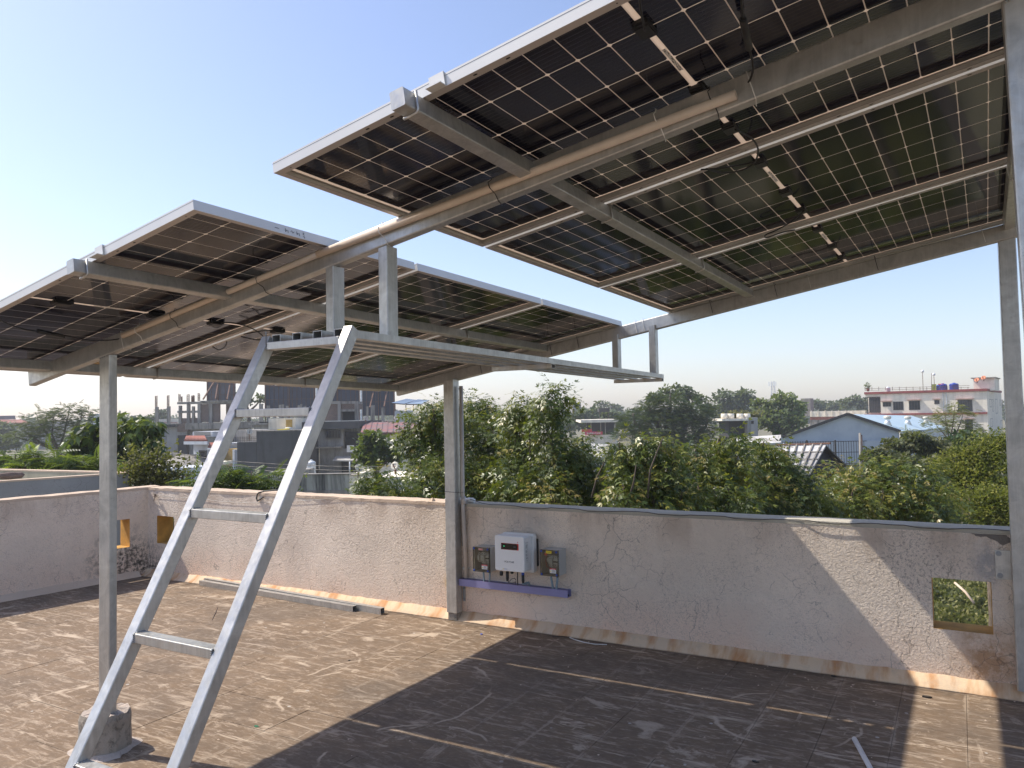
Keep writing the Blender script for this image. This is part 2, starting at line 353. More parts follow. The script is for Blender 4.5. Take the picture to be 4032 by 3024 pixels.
# ================================================================== roof terrace
TW = .19; HP = .893
T0x, T0y, TS = 7.31-.309*30, -.10-.309*30, .309
fl = MB(); fl.box(-1.9, 14, -14.5, .10, -.25, -.006)  # extended unseen behind the camera so sunlit floor bounces light onto the wall
floor = struct('roof_floor', fl, M['grout'])
LWD = Vector((.113, .994, 0)).normalized()      # left parapet runs along this direction through the corner
def left_x(y): return .113/.994*y
tiles = []
for i in range(int((-2.0-T0x)/TS), int((14-T0x)/TS)):
    for j in range(int((-14.4-T0y)/TS), int((.1-T0y)/TS)):
        x0, y0 = T0x+i*TS, T0y+j*TS; cx_, cy_ = x0+TS/2, y0+TS/2
        if cx_ < left_x(cy_)-.05 or cy_ > -.02 : continue
        d = Vector((cx_, cy_, 0))-CAM; z = d.dot(_F)
        px = 2016+FPX*d.dot(_R)/z if z > .3 else -9999; py = 1512-FPX*d.dot(_U)/z if z > .3 else 9999
        tiles.append((0 if (-150 < px < 4180 and py < 3150) else 1, z, x0, y0))
tiles.sort()
tm = MB(); g = .0010; tm.box(g, TS-g, g, TS-g, -.006, 0)
for k in (4, 5, 6, 7):
    pass
tme = tm.mesh('tile', M['tile'])
rest = MB()
for k, (vis, z, x0, y0) in enumerate(tiles):
    if k < 300 and not vis:
        o = bpy.data.objects.new('tile', tme); COL.objects.link(o); o.parent = floor
        o.location = (x0, y0, random.uniform(-.0012, .0012)); o.rotation_euler = (random.uniform(-.0015, .0015), random.uniform(-.0015, .0015), 0)
    else: rest.box(x0+g, x0+TS-g, y0+g, y0+TS-g, -.006, random.uniform(-.001, .001))
part('tile_field', rest, M['tile'], floor, kind='stuff')

def wall_mesh(L, T, H, holes, nz=6, seed=1):
    """wall from s=0..L along local x, face at y=0, thickness to y=+T; holes (s0,s1,z0,z1)"""
    mb = MB(); r = random.Random(seed)
    xs = sorted(set([0, L]+[a for h in holes for a in h[:2]])); zs = sorted(set([-.25, H]+[a for h in holes for a in h[2:]]))
    inh = lambda x, z: any(h[0] < x < h[1] and h[2] < z < h[3] for h in holes)
    for i in range(len(xs)-1):
        for j in range(len(zs)-1):
            if inh((xs[i]+xs[i+1])/2, (zs[j]+zs[j+1])/2): continue
            a, b, c, d = xs[i], xs[i+1], zs[j], zs[j+1]
            mb.add([(a, 0, c), (b, 0, c), (b, 0, d), (a, 0, d)], [(0, 1, 2, 3)]); mb.add([(a, T, c), (b, T, c), (b, T, d), (a, T, d)], [(3, 2, 1, 0)])
    mb.add([(0, 0, H), (L, 0, H), (L, T, H), (0, T, H)], [(0, 1, 2, 3)])
    mb.add([(0, 0, -.25), (0, T, -.25), (0, T, H), (0, 0, H)], [(0, 3, 2, 1)]); mb.add([(L, 0, -.25), (L, T, -.25), (L, T, H), (L, 0, H)], [(0, 1, 2, 3)])
    for (a, b, c, d) in holes:
        for q in ([(a, 0, c), (a, T, c), (a, T, d), (a, 0, d)], [(b, 0, c), (b, 0, d), (b, T, d), (b, T, c)], [(a, 0, c), (b, 0, c), (b, T, c), (a, T, c)], [(a, 0, d), (a, T, d), (b, T, d), (b, 0, d)]):
            mb.add(q, [(0, 1, 2, 3)], 1)
    return mb
def place(mb, org, ex):
    org = Vector(org); ex = Vector(ex).normalized(); ey = Z.cross(ex)
    mb.v = [tuple(org+ex*v[0]+ey*v[1]+Z*v[2]) for v in mb.v]; return mb
def wobble_strip(L, T, z0, z1, over, seed, amp=.006, n=60):
    """coping strip with an uneven top, in local wall coordinates"""
    mb = MB(); r = random.Random(seed); rows = []
    for i in range(n+1):
        s = L*i/n; a = r.uniform(-amp, amp); b = r.uniform(-amp*.5, amp*.5)
        rows.append([(s, -over+b, z0), (s, -over+b*1.5, z1+a*.6), (s, T*.5, z1+a+.004), (s, T+over, z1+a*.5), (s, T+over, z0)])
    vs = [p for rw in rows for p in rw]; fs = []
    for i in range(n):
        for k in range(5): a = i*5+k; b = i*5+(k+1) % 5; fs.append((a, a+5, b+5, b))
    fs += [(0, 1, 2, 3, 4), tuple(n*5+k for k in (4, 3, 2, 1, 0))]
    mb.add(vs, fs); return mb
# back parapet
bw = thing('parapet_wall', 'pink roughcast parapet along the back of the roof, carrying the inverter and switch boxes', 'wall', (0, 0, 0))
part('wall_body', place(wall_mesh(14, TW, HP-.025, [(.152, .425, .33, .61), (7.16, 7.452, .315, .603)]), (0, 0, 0), X), [M['wall'], M['reveal']], bw)
part('coping', place(wobble_strip(3.86, TW, HP-.024, HP, .004, 3), (-.0, 0, 0), X), M['cope_pink'], bw)
part('coping', place(wobble_strip(10.13, TW, HP-.0245, HP-.002, .002, 4, .003), (3.87, 0, 0), X), M['cope_grey'], bw, label='grey cement coping')
def fillet(L, c, t, seed):
    mb = MB(); r = random.Random(seed); n = int(L/.06); rows = []
    for i in range(n+1):
        s = L*i/n; j = r.uniform(-.004, .004); k = r.uniform(-.004, .004)
        rows.append([(s, 0.0, -.006), (s, -c+j, -.005), (s, -c+j+.004, .004), (s, -c*.5, t*.42), (s, -.012, t+k), (s, 0.0, t+k+.002)])
    vs = [p for rw in rows for p in rw]; fs = []
    for i in range(n):
        for q in range(5): a = i*6+q; fs.append((a, a+6, a+7, a+1))
    fs += [(5, 4, 3, 2, 1, 0), tuple(n*6+q for q in range(6))]
    return mb.add(vs, fs, 0, True)
part('skirting', place(fillet(14, .085, .055, 5), (0, 0, 0), X), M['fillet'], bw)
# cement patch with torn outline, top right
pts = [hit(3782+x/4.148, 2000+y/4.148, (0, 1, 0), (0, 0, 0)) for x, y in ((150, 345), (430, 335), (470, 370), (500, 395), (560, 365), (640, 370), (700, 410), (750, 425), (770, 470), (820, 500), (815, 560), (740, 590), (690, 612), (640, 585), (600, 545), (540, 520), (480, 500), (420, 465), (330, 470), (240, 455), (230, 435), (165, 400), (185, 375))]
pm = MB(); n_ = len(pts); P_ = [(p.x, -.004, min(p.z, HP-.026)) for p in pts]; Q_ = [(p.x, .004, min(p.z, HP-.026)) for p in pts]
pm.add(P_+Q_, [tuple(range(n_-1, -1, -1))]+[(i, (i+1) % n_, n_+(i+1) % n_, n_+i) for i in range(n_)])
part('cement_patch', pm, M['patch'], bw, label='bare grey cement patch where the plaster has come away')
# left parapet
lwt = thing('parapet_wall', 'shorter pink parapet on the left edge of the roof, in its own shade', 'wall', (0, 0, 0))
part('wall_body', place(wall_mesh(14.0, TW, HP-.022, [(14.0-.47, 14.0-.188, .308, .592)], seed=2), -LWD*14.0, LWD), [M['wall'], M['reveal']], lwt)
part('coping', place(wobble_strip(14.13, TW, HP-.021, HP+.003, .004, 8, n=120), -LWD*14.0, LWD), M['cope_pink'], lwt)
part('skirting', place(fillet(13.9, .075, .05, 9), -LWD*14.0, LWD), M['cope_pink'], lwt)

# neighbour's parapets seen over the left wall
Cn = hit(506, 1860, (0, 0, 1), (0, 0, .80)); Nn = hit(-260, 1911, (0, 0, 1), (0, 0, .80)); Fn = hit(-260, 1842, (0, 0, 1), (0, 0, .80))
nw = thing('roof_wall', 'smooth grey plastered roof wall of the next house, with a rough stone lying on it', 'wall', (Cn.x, Cn.y, 0))
d_ = (Cn-Nn); L_ = Vector((d_.x, d_.y, 0)).length; ex = Vector((d_.x, d_.y, 0)).normalized(); ey_ = Z.cross(ex)
def slab(mb, A, ex, L, T, z0, z1):
    e2 = Z.cross(Vector(ex)); A = Vector((A[0], A[1], 0)); return mb.obox(A+ex*L/2+e2*T/2+Z*(z0+z1)/2, ex, e2, Z, L/2, T/2, (z1-z0)/2)
part('wall_body', slab(MB(), Nn, ex, L_, .14, -3.5, .775), M['wall_grey'], nw)
part('coping', slab(MB(), Nn-ex*.0-ey_*.004, ex, L_+.004, .148, .776, .80), M['cope_pink'], nw)
fw = thing('roof_wall', 'mould-streaked cream roof wall behind the grey one, at the far left', 'wall', (Fn.x, Fn.y, 0))
d2 = (Cn-Fn); L2 = Vector((d2.x, d2.y, 0)).length-.17; ex2 = Vector((d2.x, d2.y, 0)).normalized()
part('wall_body', slab(MB(), Fn, ex2, L2, .14, -3.5, .775), M['wall_cream'], fw)
part('coping', slab(MB(), Fn-Z.cross(ex2)*.004, ex2, L2, .148, .776, .80), M['cope_pink'], fw)
sx_ = hit(45, 1886, (0, 0, 1), (0, 0, .80)); st = MB(); rr = random.Random(3)
prof = []
for i in range(9):
    t = i/8; prof.append((.055*(math.sin(math.pi*min(1, max(.12, t*1.0))) ** .25)*rr.uniform(.88, 1.1), (t-.5)*.34))
st.lathe((sx_.x, sx_.y, .848), prof, 8, 0, ex, False)
solo('stone', st, M['stone'], 'rough brown stone lying on the grey roof wall at the left edge', 'stone', (sx_.x, sx_.y, .80))

# ================================================================== steel canopy frame
s_, AN, CT = .1719, -.0217, -.0223
Rz = Matrix.Rotation(AN, 3, 'Z'); d = Rz @ Vector((math.cos(s_), 0, math.sin(s_))); n0 = Rz @ Vector((-math.sin(s_), 0, math.cos(s_)))
e = (Rz @ Vector((0, 1, 0)))*math.cos(CT)+n0*math.sin(CT); n = d.cross(e)
BASE = Vector((0, 0, 1.2704))
def P(u, y, h=0.0): return BASE+d*u+e*y+n*h
yN, yF, hb = -2.723, .060, .0855; yN += 0; UA, YA, UB, YB = 5.7364, -3.2968, 5.3808, -3.3167
fr = thing('canopy_frame', 'galvanised steel frame on four posts carrying the solar panels and the hanging walkway', 'steel frame', (3.7, -2.8, 0))
def beam(name, A, B, w_, h_, up, parent=fr, mat='steel', rd=.006, label=None):
    return part(name, MB().bar(A, B, w_, h_, up, 0, rd), M[mat], parent, label)
beam('rafter', P(3.14, yN+.02, -hb/2), P(7.66, yN+.02, -hb/2), .04, hb, n)
beam('rafter', P(3.34, yF+.02, -hb/2-.002), P(7.80, yF+.02, -hb/2-.018), .04, hb, n)
for u0, u1, ya, yb in ((6.272, 6.318, -3.382, yF), (7.685, 7.735, -3.382, yF), (4.757, 4.802, -3.388, yF), (3.33, 3.375, -3.388, yF)):
    uc = (u0+u1)/2; a_ = MB()
    a_.bar(P(uc, ya, -.0265), P(uc, yN, -.0265), u1-u0, .05, n, 0, .004)
    a_.bar(P(uc, yN+.04, -.0265), P(uc, yb, -.0265), u1-u0, .05, n, 0, .004)
    pu = part('purlin', a_, M['steel'], fr)
    for yy in (ya+.045, YA+1.154+.02, YA+2.308+.02):
        q = MB(); U0, U1 = u0-.006, u1+.006
        q.tube([P(U1, yy, -.0), P(U1, yy, -.05), P(U1-.004, yy, -.058), P((U0+U1)/2, yy, -.060), P(U0+.008, yy, -.058)], .0042, 6)
        part('hook_bolt', q, M['steel'], pu)
# posts
def topz(x, y, off=0): # underside of the rafters
    h = P(0, 0, -hb+off); return h.z-((x-h.x)*n.x+(y-h.y)*n.y)/n.z
y1 = -2.803
for (x0, x1, ya, yb, zb, lean) in ((3.686, 3.769, y1+.001, y1+.040, .17, 0), (3.832, 3.928, -.022, -.022-.0, .062, 0)):
    pass
def post(x0, x1, ya, yb, zb, lean=0.0, label=None):
    mb = MB(); A = Vector(((x0+x1)/2+lean, (ya+yb)/2, zb)); B = Vector(((x0+x1)/2, (ya+yb)/2, topz((x0+x1)/2, (ya+yb)/2)-.001))
    mb.bar(A, B, yb-ya, x1-x0, X, 0, .005)
    # follow the slope of the rafter at the head
    vs = []
    for v in mb.v:
        if v[2] > 1.0: v = (v[0], v[1], topz(v[0], v[1])-.001)
        vs.append(v)
    mb.v = vs; return part('post', mb, M['steel'], fr, label)
post(3.686, 3.770, -2.802, -2.760, .17); post(3.834, 3.928, -.094, -.012, .058)
post(7.549, 7.632, -.100, -.018, .055); post(7.457, 7.541, -2.886, -2.842, .25, .045)
# hangers
def zwalk(y): return 1.840-.0125*(y+.06)
for (xa, xb, ya, yb) in ((5.2235, 5.266, -2.842, -2.78), (5.487, 5.530, -2.842, -2.78), (5.256, 5.302, -.072, -.012), (5.528, 5.574, -.078, -.018)):
    mb = MB(); mb.bar(Vector(((xa+xb)/2, (ya+yb)/2, zwalk(ya)+.0015)), Vector(((xa+xb)/2, (ya+yb)/2, 2.2)), yb-ya, xb-xa, X, 0, .004)
    mb.v = [(v[0], v[1], (topz(v[0], v[1])-.001 if ya < -1 else topz(v[0], v[1], .02)) if v[2] > 2.1 else v[2]) for v in mb.v]
    part('hanger', mb, M['steel'], fr)
# walkway of four tubes
YW0, YW1 = -3.132, .07
for xa, xb in ((5.245, 5.286), (5.345, 5.386), (5.441, 5.482), (5.537, 5.577)):
    xc = (xa+xb)/2; part('walkway_tube', MB().hollow((xc, YW0, zwalk(YW0)-.0135), (xc, YW1, zwalk(YW1)-.0135), xb-xa, .027), M['steel'], fr)
for yy, xa, xb in ((-1.62, 5.235, 5.585), (.02, 5.235, 5.585)):
    z_ = zwalk(yy)-.0285; part('crossbar', MB().hollow((xa, yy, z_-.011), (xb, yy, z_-.011), .04, .022), M['steel'], fr)
# weld beads
wb = MB()
def bead(A, B, k=9, r=.0035):
    A, B = Vector(A), Vector(B)
    for i in range(k):
        p = A.lerp(B, (i+.5)/k)+Vector((random.uniform(-.001, .001),)*3); wb.lathe(p-Z*.003, [(.001, 0), (r*random.uniform(.7, 1.2), .002), (r, .004), (.001, .007)], 5, 0)
bead((3.690, -2.803, topz(3.690, -2.80)-.003), (3.765, -2.803, topz(3.765, -2.80)-.003)); bead((7.552, -.102, topz(7.55, -.1)-.004), (7.63, -.102, topz(7.63, -.1)-.004))
bead((5.49, -2.843, zwalk(-2.8)+.003), (5.53, -2.843, zwalk(-2.8)+.003), 6); bead((7.46, -2.888, topz(7.46, -2.88)-.004), (7.54, -2.888, topz(7.54, -2.88)-.004))
bead(P(6.27, yN-.001, -.05), P(6.32, yN-.001, -.05), 6); bead(P(4.757, yN-.001, -.05), P(4.80, yN-.001, -.05), 6)
part('weld_bead', wb, M['steel_dark'], fr, kind='stuff')
# wall brackets
def bolt(mb, c, ax=(0, -1, 0), r=.009):
    mb.lathe(c, [(r*1.5, 0), (r*1.5, .002)], 12, 0, ax, False); mb.lathe(Vector(c)+Vector(ax)*.002, [(r, 0), (r, .007)], 6, 0, ax, False); mb.lathe(Vector(c)+Vector(ax)*.009, [(r*.5, 0), (r*.5, .008)], 8, 0, ax, False)
for (xa, xb, za, zb, bl) in ((7.4745, 7.5485, .625, .783, ((7.492, .765), (7.495, .645))), (3.930, 3.952, .56, .68, ()), (3.930, 3.952, .135, .245, ((3.944, .235), (3.944, .150))), (3.826, 3.833, .60, .70, ())):
    mb = MB(); mb.box(xa, xb, -.009, -.0035, za, zb); br = part('wall_plate', mb, M['steel_dark' if xa < 7 else 'steel'], fr)
    for bx, bz in bl: b_ = MB(); bolt(b_, (bx, -.009, bz), r=.010 if xa > 7 else .007); part('bolt', b_, M['steel_dark'], br)
# footings
def footing(cx, cy, r, h, name_label, seed):
    t = thing('concrete_footing', name_label, 'footing', (cx, cy, 0)); mb = MB(); rr = random.Random(seed); nn = 40; rows = [(1.05, 0), (1.01, .02), (1.01, h*.3), (.99, h*.6), (1.0, h*.86), (.94, h)]
    off = [.05*math.sin(i*.9+seed)+rr.uniform(-.02, .02) for i in range(nn)]; off2 = [.006*math.sin(i*.55+seed)+.005*math.sin(i*1.7)+rr.uniform(-.002, .002) for i in range(nn)]
    vs = [(cx+r*(k+off[i]*.6)*math.cos(2*math.pi*i/nn), cy+r*(k+off[i]*.6)*math.sin(2*math.pi*i/nn), z+(off2[i] if z > h*.8 else 0)) for k, z in rows for i in range(nn)]
    mb.add(vs, [(j*nn+i, j*nn+(i+1) % nn, (j+1)*nn+(i+1) % nn, (j+1)*nn+i) for j in range(len(rows)-1) for i in range(nn)], 0, False)
    part('footing_body', mb, M['footing'], t)
    cp = MB(); top = [vs[(len(rows)-1)*nn+i] for i in range(nn)]; inner = [(cx+(p[0]-cx)*.5, cy+(p[1]-cy)*.5, h+rr.uniform(-.004, .012)) for p in top]
    cp.add([(p[0], p[1], p[2]-.001) for p in top]+inner+[(cx, cy, h+.008)], [(i, (i+1) % nn, nn+(i+1) % nn, nn+i) for i in range(nn)]+[(nn+i, nn+(i+1) % nn, 2*nn) for i in range(nn)])
    part('mortar_cap', cp, M['footing_top'], t)
    sp = MB(); k2 = [1.30+.16*math.sin(i*.42+seed)+.07*math.sin(i*1.1)+rr.uniform(-.02, .02) for i in range(nn)]
    sp.add([(cx+r*1.02*math.cos(2*math.pi*i/nn), cy+r*1.02*math.sin(2*math.pi*i/nn), .018) for i in range(nn)]+[(cx+r*k2[i]*math.cos(2*math.pi*i/nn), cy+r*k2[i]*math.sin(2*math.pi*i/nn), .0016) for i in range(nn)], [(nn+i, nn+(i+1) % nn, (i+1) % nn, i) for i in range(nn)])
    part('mortar_spill', sp, M['footing_top'], t)
footing(3.70, -2.775, .113, .185, 'round rough mortar footing at the foot of the left front post, behind the ladder', 4)
footing(7.57, -2.86, .20, .30, 'mortar footing of the right front post, just inside the right edge', 5)
ft2 = MB(); ft2.box(3.845, 3.925, -.088, -.016, .0, .0575); solo('packing_block', ft2, M['footing'], 'small mortar block under the middle wall post', 'block', (3.88, -.05, 0))

# ================================================================== ladder
lad = thing('ladder', 'galvanised ladder leaning from the roof floor up to the hanging walkway', 'ladder', (5.41, -4.2, 0))
k_ = .5644; dirL = Vector((0, -k_, -1)).normalized(); nf = Vector((0, -1, k_)).normalized()   # nf: outward normal of the front face
def rail(xa, xb, zt, hollow=False):
    zc = zt; top = Vector(((xa+xb)/2, -3.168-(1.823-zt)*-k_*-1, zt)); top.y = -3.168-(1.823-zt)*k_
    A = top-nf*.02; L = A.z/abs(dirL.z); B = A+dirL*(L-.0)
    mb = MB(); mb.bar(A, B, xb-xa, .04, nf, 0, .003); 
    mb.v = [(v[0], v[1], max(v[2], .001)) for v in mb.v]
    return mb
part('rail', rail(5.200, 5.2405, 1.875), M['steel'], lad); part('rail', rail(5.5795, 5.6195, 1.885), M['steel'], lad)
for i, zc in enumerate((1.603, 1.292, .955, .650, .335)):
    yc = -3.168-(1.823-zc)*k_+.022
    rg = part('rung', MB().bar((5.2408, yc, zc), (5.5792, yc, zc), .04, .027, Z, 0, .002), M['steel'], lad)
    w2 = MB()
    for xx in (5.2415, 5.5785):
        for kk in range(5): w2.lathe((xx, yc-.021, zc-.011+kk*.0055), [(.001, -.003), (.0035, 0), (.001, .004)], 5, 0, X)
        for kk in range(5): w2.lathe((xx, yc-.018+kk*.008, zc+.0135), [(.001, -.003), (.0035, 0), (.001, .004)], 5, 0, X)
    part('weld', w2, M['steel_dark'], rg)
part('head_bar', MB().bar((5.2408, -3.137, 1.8375), (5.5792, -3.137, 1.8375), .04, .027, Z, 0, .002), M['steel'], lad)
w3 = MB()
for kk in range(9): w3.lathe((5.243, -3.158, 1.885-kk*.007), [(.001, -.004), (.0042, 0), (.001, .004)], 5, 0, X)
part('weld', w3, M['steel_dark'], lad)

# ================================================================== solar panels
PL, PW, PT = 2.278, 1.134, .035
def poly_cell(a, b, c):
    return [(-a+c, -b), (a-c, -b), (a, -b+c), (a, b-c), (a-c, b), (-a+c, b), (-a, b-c), (-a, -b+c)]
cm = MB(); ca, cb_ = .04455, .0896; pc = poly_cell(ca, cb_, .0055)
cm.add([(x, y, 0) for x, y in pc]+[(x, y, .0056) for x, y in pc], [tuple(range(7, -1, -1))]+[(i, (i+1) % 8, 8+(i+1) % 8, 8+i) for i in range(8)])
cell_me = cm.mesh('cell', M['cell'])
def frame_mesh():
    mb = MB(); t = .0018; fw_ = .028
    mb.box(0, PL, 0, t, 0, PT); mb.box(0, PL, PW-t, PW, 0, PT); mb.box(0, t, t, PW-t, 0, PT); mb.box(PL-t, PL, t, PW-t, 0, PT)
    mb.box(t, PL-t, t, fw_, .0002, .0022, 1); mb.box(t, PL-t, PW-fw_, PW-t, .0002, .0022, 1); mb.box(t, .020, fw_, PW-fw_, .0002, .0022, 1); mb.box(PL-.020, PL-t, fw_, PW-fw_, .0002, .0022, 1)
    mb.box(t, PL-t, t, .011, PT-.010, PT-.0085, 1); mb.box(t, PL-t, PW-.011, PW-t, PT-.010, PT-.0085, 1); mb.box(t, .011, .011, PW-.011, PT-.010, PT-.0085, 1); mb.box(PL-.011, PL-t, .011, PW-.011, PT-.010, PT-.0085, 1)
    for sx in (.37, .46, .74, .84, 1.45, 1.55, 1.83, 1.93):
        for sy in (.014, PW-.014): mb.add([(sx+.007*math.cos(a), sy+.0035*math.sin(a), -.0002) for a in [2*math.pi*k/10 for k in range(10)]], [tuple(range(9, -1, -1))], 2)
    for sx in (.06, PL-.06, PL/2):
        for sy in (.014, PW-.014): mb.add([(sx+.0025*math.cos(a), sy+.0025*math.sin(a), -.0002) for a in [2*math.pi*k/8 for k in range(8)]], [tuple(range(7, -1, -1))], 2)
    # thin dark strip on the outer face, painting in a groove's shadow
    for yy in (-.0003,): mb.box(0, PL, yy, 0, PT-.007, PT-.006, 2)
    return mb
frame_me = frame_mesh().mesh('frame', [M['alu'], M['alu_in'], M['dark_hole']])
sh = MB(); sh.box(.0025, PL-.0025, .0025, PW-.0025, PT-.0080, PT-.005); sheet_me = sh.mesh('back_glass', M['sheet'])
tg = MB(); tg.box(.0025, PL-.0025, .0025, PW-.0025, PT-.0048, PT-.0008); top_me = tg.mesh('front_glass', M['glass_top'])
jb = MB(); jb.box(-.021, .021, -.036, .036, -.015, 0); jb.box(-.014, .014, -.042, -.036, -.011, -.002); jb.box(-.014, .014, .036, .042, -.011, -.002)
jb.box(-.018, .018, -.026, .026, -.018, -.015); jbox_me = jb.mesh('junction_box', M['black'])
halo = MB(); halo.add([(x*1.35, y*1.25, -.0015) for x, y in poly_cell(.024, .05, .008)], [tuple(range(7, -1, -1))])
def mlabel():
    m, nt, b = nmat('module_label'); co = coords(nt, 'Object')
    f = noise(nt, coords(nt, 'Object', (400, 60, 1)), 1, 2, .5); nt.links.new(ramp(nt, f, [(.48, (.62, .62, .60)), (.52, (.15, .15, .15))], 'CONSTANT'), b.inputs['Base Color']); return m
M['mlabel'] = mlabel()
lb = MB(); lb.box(-.005, .005, -.07, .07, -.0012, 0); label_me = lb.mesh('rating_label', M['mlabel'])
panels = []
def make_panel():
    t = bpy.data.objects.new('solar_module', None); COL.objects.link(t); t.empty_display_size = .2
    def ch(nm, me, loc=(0, 0, 0), rot=0.0):
        o = bpy.data.objects.new(nm, me); COL.objects.link(o); o.parent = t; o.location = loc; o.rotation_euler = (0, 0, rot); return o
    ch('frame', frame_me); ch('back_glass', sheet_me)
    cp_, cq = .0925, .1835; mid = PL/2; z_ = PT-.0084
    for i in range(24):
        xx = mid+(.0075 if i >= 12 else -.0075)+((i-11.5)*cp_)+(0 if i >= 12 else 0)
        for j in range(6): ch('cell', cell_me, (xx, PW/2+(j-2.5)*cq, z_))
    for yy in (.19, PW/2+.05, PW-.19): ch('junction_box', jbox_me, (mid, yy, z_+.0008))
    ch('rating_label', label_me, (mid, PW*.5-.17, z_+.001)); return t
def orient(o, u, y, gap=.0005):
    p = P(u, y, gap); o.matrix_world = Matrix(((d.x, e.x, n.x, p.x), (d.y, e.y, n.y, p.y), (d.z, e.z, n.z, p.z), (0, 0, 0, 1)))
proto = make_panel()
labs = {('A', 0): 'nearest solar panel of the right-hand array, overhanging the front steel rafter',
        ('A', 1): 'middle solar panel of the right-hand array, between its two narrow sky gaps',
        ('A', 2): 'farthest solar panel of the right-hand array, resting by the back rafter',
        ('B', 0): 'nearest solar panel of the left-hand array, with handwritten marks on its end frame',
        ('B', 1): 'middle solar panel of the left-hand array, seen behind the ladder top',
        ('B', 2): 'farthest solar panel of the left-hand array, low over the distant roofs'}
for (a, k), lab in labs.items():
    o = proto if (a, k) == ('A', 0) else copy_tree(proto)
    orient(o, UA if a == 'A' else UB-PL, (YA if a == 'A' else YB)+k*1.154)
    o['label'] = lab; o['category'] = 'solar panel'; o['group'] = 'solar panels on the canopy'; panels.append(((a, k), o))
bpy.context.view_layer.update()
PN = dict(panels)
def pc_(key, mb, nm, mat, label=None):    # part given in world coordinates, parented to a rotated panel
    o = bpy.data.objects.new(nm, mb.mesh(nm, mat)); COL.objects.link(o); o.parent = PN[key]; o.matrix_parent_inverse = PN[key].matrix_world.inverted()
    if label: o['label'] = label
    return o
def sag(A, B, s, k=14, side=Vector((0, 0, 0))):
    A, B = Vector(A), Vector(B); return [A.lerp(B, i/k)+Vector((0, 0, -1))*s*math.sin(math.pi*i/k)+side*math.sin(math.pi*i/k) for i in range(k+1)]
HJ = .022   # underside of the junction boxes
def cable(key, pts, r=.0032): pc_(key, MB().tube(pts, r, 7), 'cable', M['cable'])
def q_(px, py, h=-.02): return hit(px, py, n, P(0, 0, h))
def curve(pp, h=-.02, k=5):      # smooth path through pixel points on the plane h below the panels
    V = [q_(x, y, (h if not isinstance(h, (list, tuple)) else h[i])) for i, (x, y) in enumerate(pp)]; out = []
    for i in range(len(V)-1):
        p0, p1, p2, p3 = V[max(i-1, 0)], V[i], V[i+1], V[min(i+2, len(V)-1)]
        for j in range(k):
            t = j/k; out.append(.5*((2*p1)+(p2-p0)*t+(2*p0-5*p1+4*p2-p3)*t*t+(3*p1-p0-3*p2+p3)*t**3))
    out.append(V[-1]); return out
cable(('A', 0), curve([(2540, 120), (2527, 60), (2520, 0), (2530, -60)]))
cable(('A', 0), curve([(2915, -60), (2925, 60), (2940, 130), (2950, 190), (2965, 260), (2950, 320), (2900, 362)], -.03))
pc_(('A', 0), MB().tube([q_(2925, 75, -.03), q_(2950, 190, -.03)], .0095, 8), 'cable_connector', M['black'])
cable(('A', 1), curve([(2895, 510), (2960, 545), (2985, 590), (2970, 640), (2920, 670), (2850, 680), (2780, 665)], -.03))
cable(('A', 1), curve([(3005, 625), (2960, 640), (2880, 655), (2800, 665), (2760, 668)], -.025))
cable(('A', 2), curve([(3165, 830), (3120, 870), (3060, 905), (3015, 925), (3020, 935), (3080, 915), (3130, 905)], -.025))
cable(('A', 2), curve([(3325, 1000), (3310, 1025), (3250, 1050), (3180, 1065), (3130, 1080)], -.025))
cable(('B', 0), curve([(-40, 1230), (20, 1270), (90, 1295), (150, 1305), (250, 1320), (340, 1338), (420, 1340), (480, 1332)], -.03))
pc_(('B', 0), MB().tube([q_(148, 1303, -.03), q_(250, 1325, -.03)], .010, 8), 'cable_connector', M['black'])
cable(('B', 1), curve([(870, 1270), (920, 1272), (980, 1288), (1020, 1310), (1037, 1332), (1010, 1338), (950, 1325)], -.03))
cable(('B', 1), curve([(1080, 1298), (1040, 1302), (1000, 1308), (960, 1316)], -.03))
cable(('B', 1), curve([(893, 1345), (885, 1365), (860, 1377), (838, 1365)], -.035))
# pen marks on the near right end of array B
mk = MB(); Fm = P(UB, YB, 0)
def stroke(y_, h_, pts):
    mk.tube([P(UB+.0008, YB+y_+a, h_+b) for a, b in pts], .0009, 4)
yy0 = .335
for i, s in enumerate([[(0, 0), (.02, 0)], [(.05, .008), (.05, -.006), (.055, .002), (.062, .002), (.062, -.008)], [(.075, .0), (.08, .005), (.085, -.004), (.092, .004)], [(.105, .008), (.105, -.006), (.11, .002), (.117, .002), (.117, -.008)], [(.135, .008), (.142, .008), (.135, .002), (.142, .001)], [(.135, -.006), (.143, -.006), (.14, -.012)]]): stroke(yy0, .017, s)
pc_(('B', 0), mk, 'pen_marks', M['cable'])
# end clamp by the purlin of array B and A
for key, uu, yy in ((('B', 0), 4.85, YB), (('A', 0), 6.37, YA)):
    c_ = MB(); c_.obox(P(uu, yy-.0035, .020), d, e, n, .024, .0025, .020); c_.obox(P(uu, yy+.004, .0375), d, e, n, .024, .008, .0015); c_.obox(P(uu, yy-.016, .0015), d, e, n, .024, .012, .0015); c_.lathe(P(uu, yy-.016, .003), [(.006, 0), (.006, .006)], 6, 0, n, False)
    part('end_clamp', c_, M['alu'], fr)

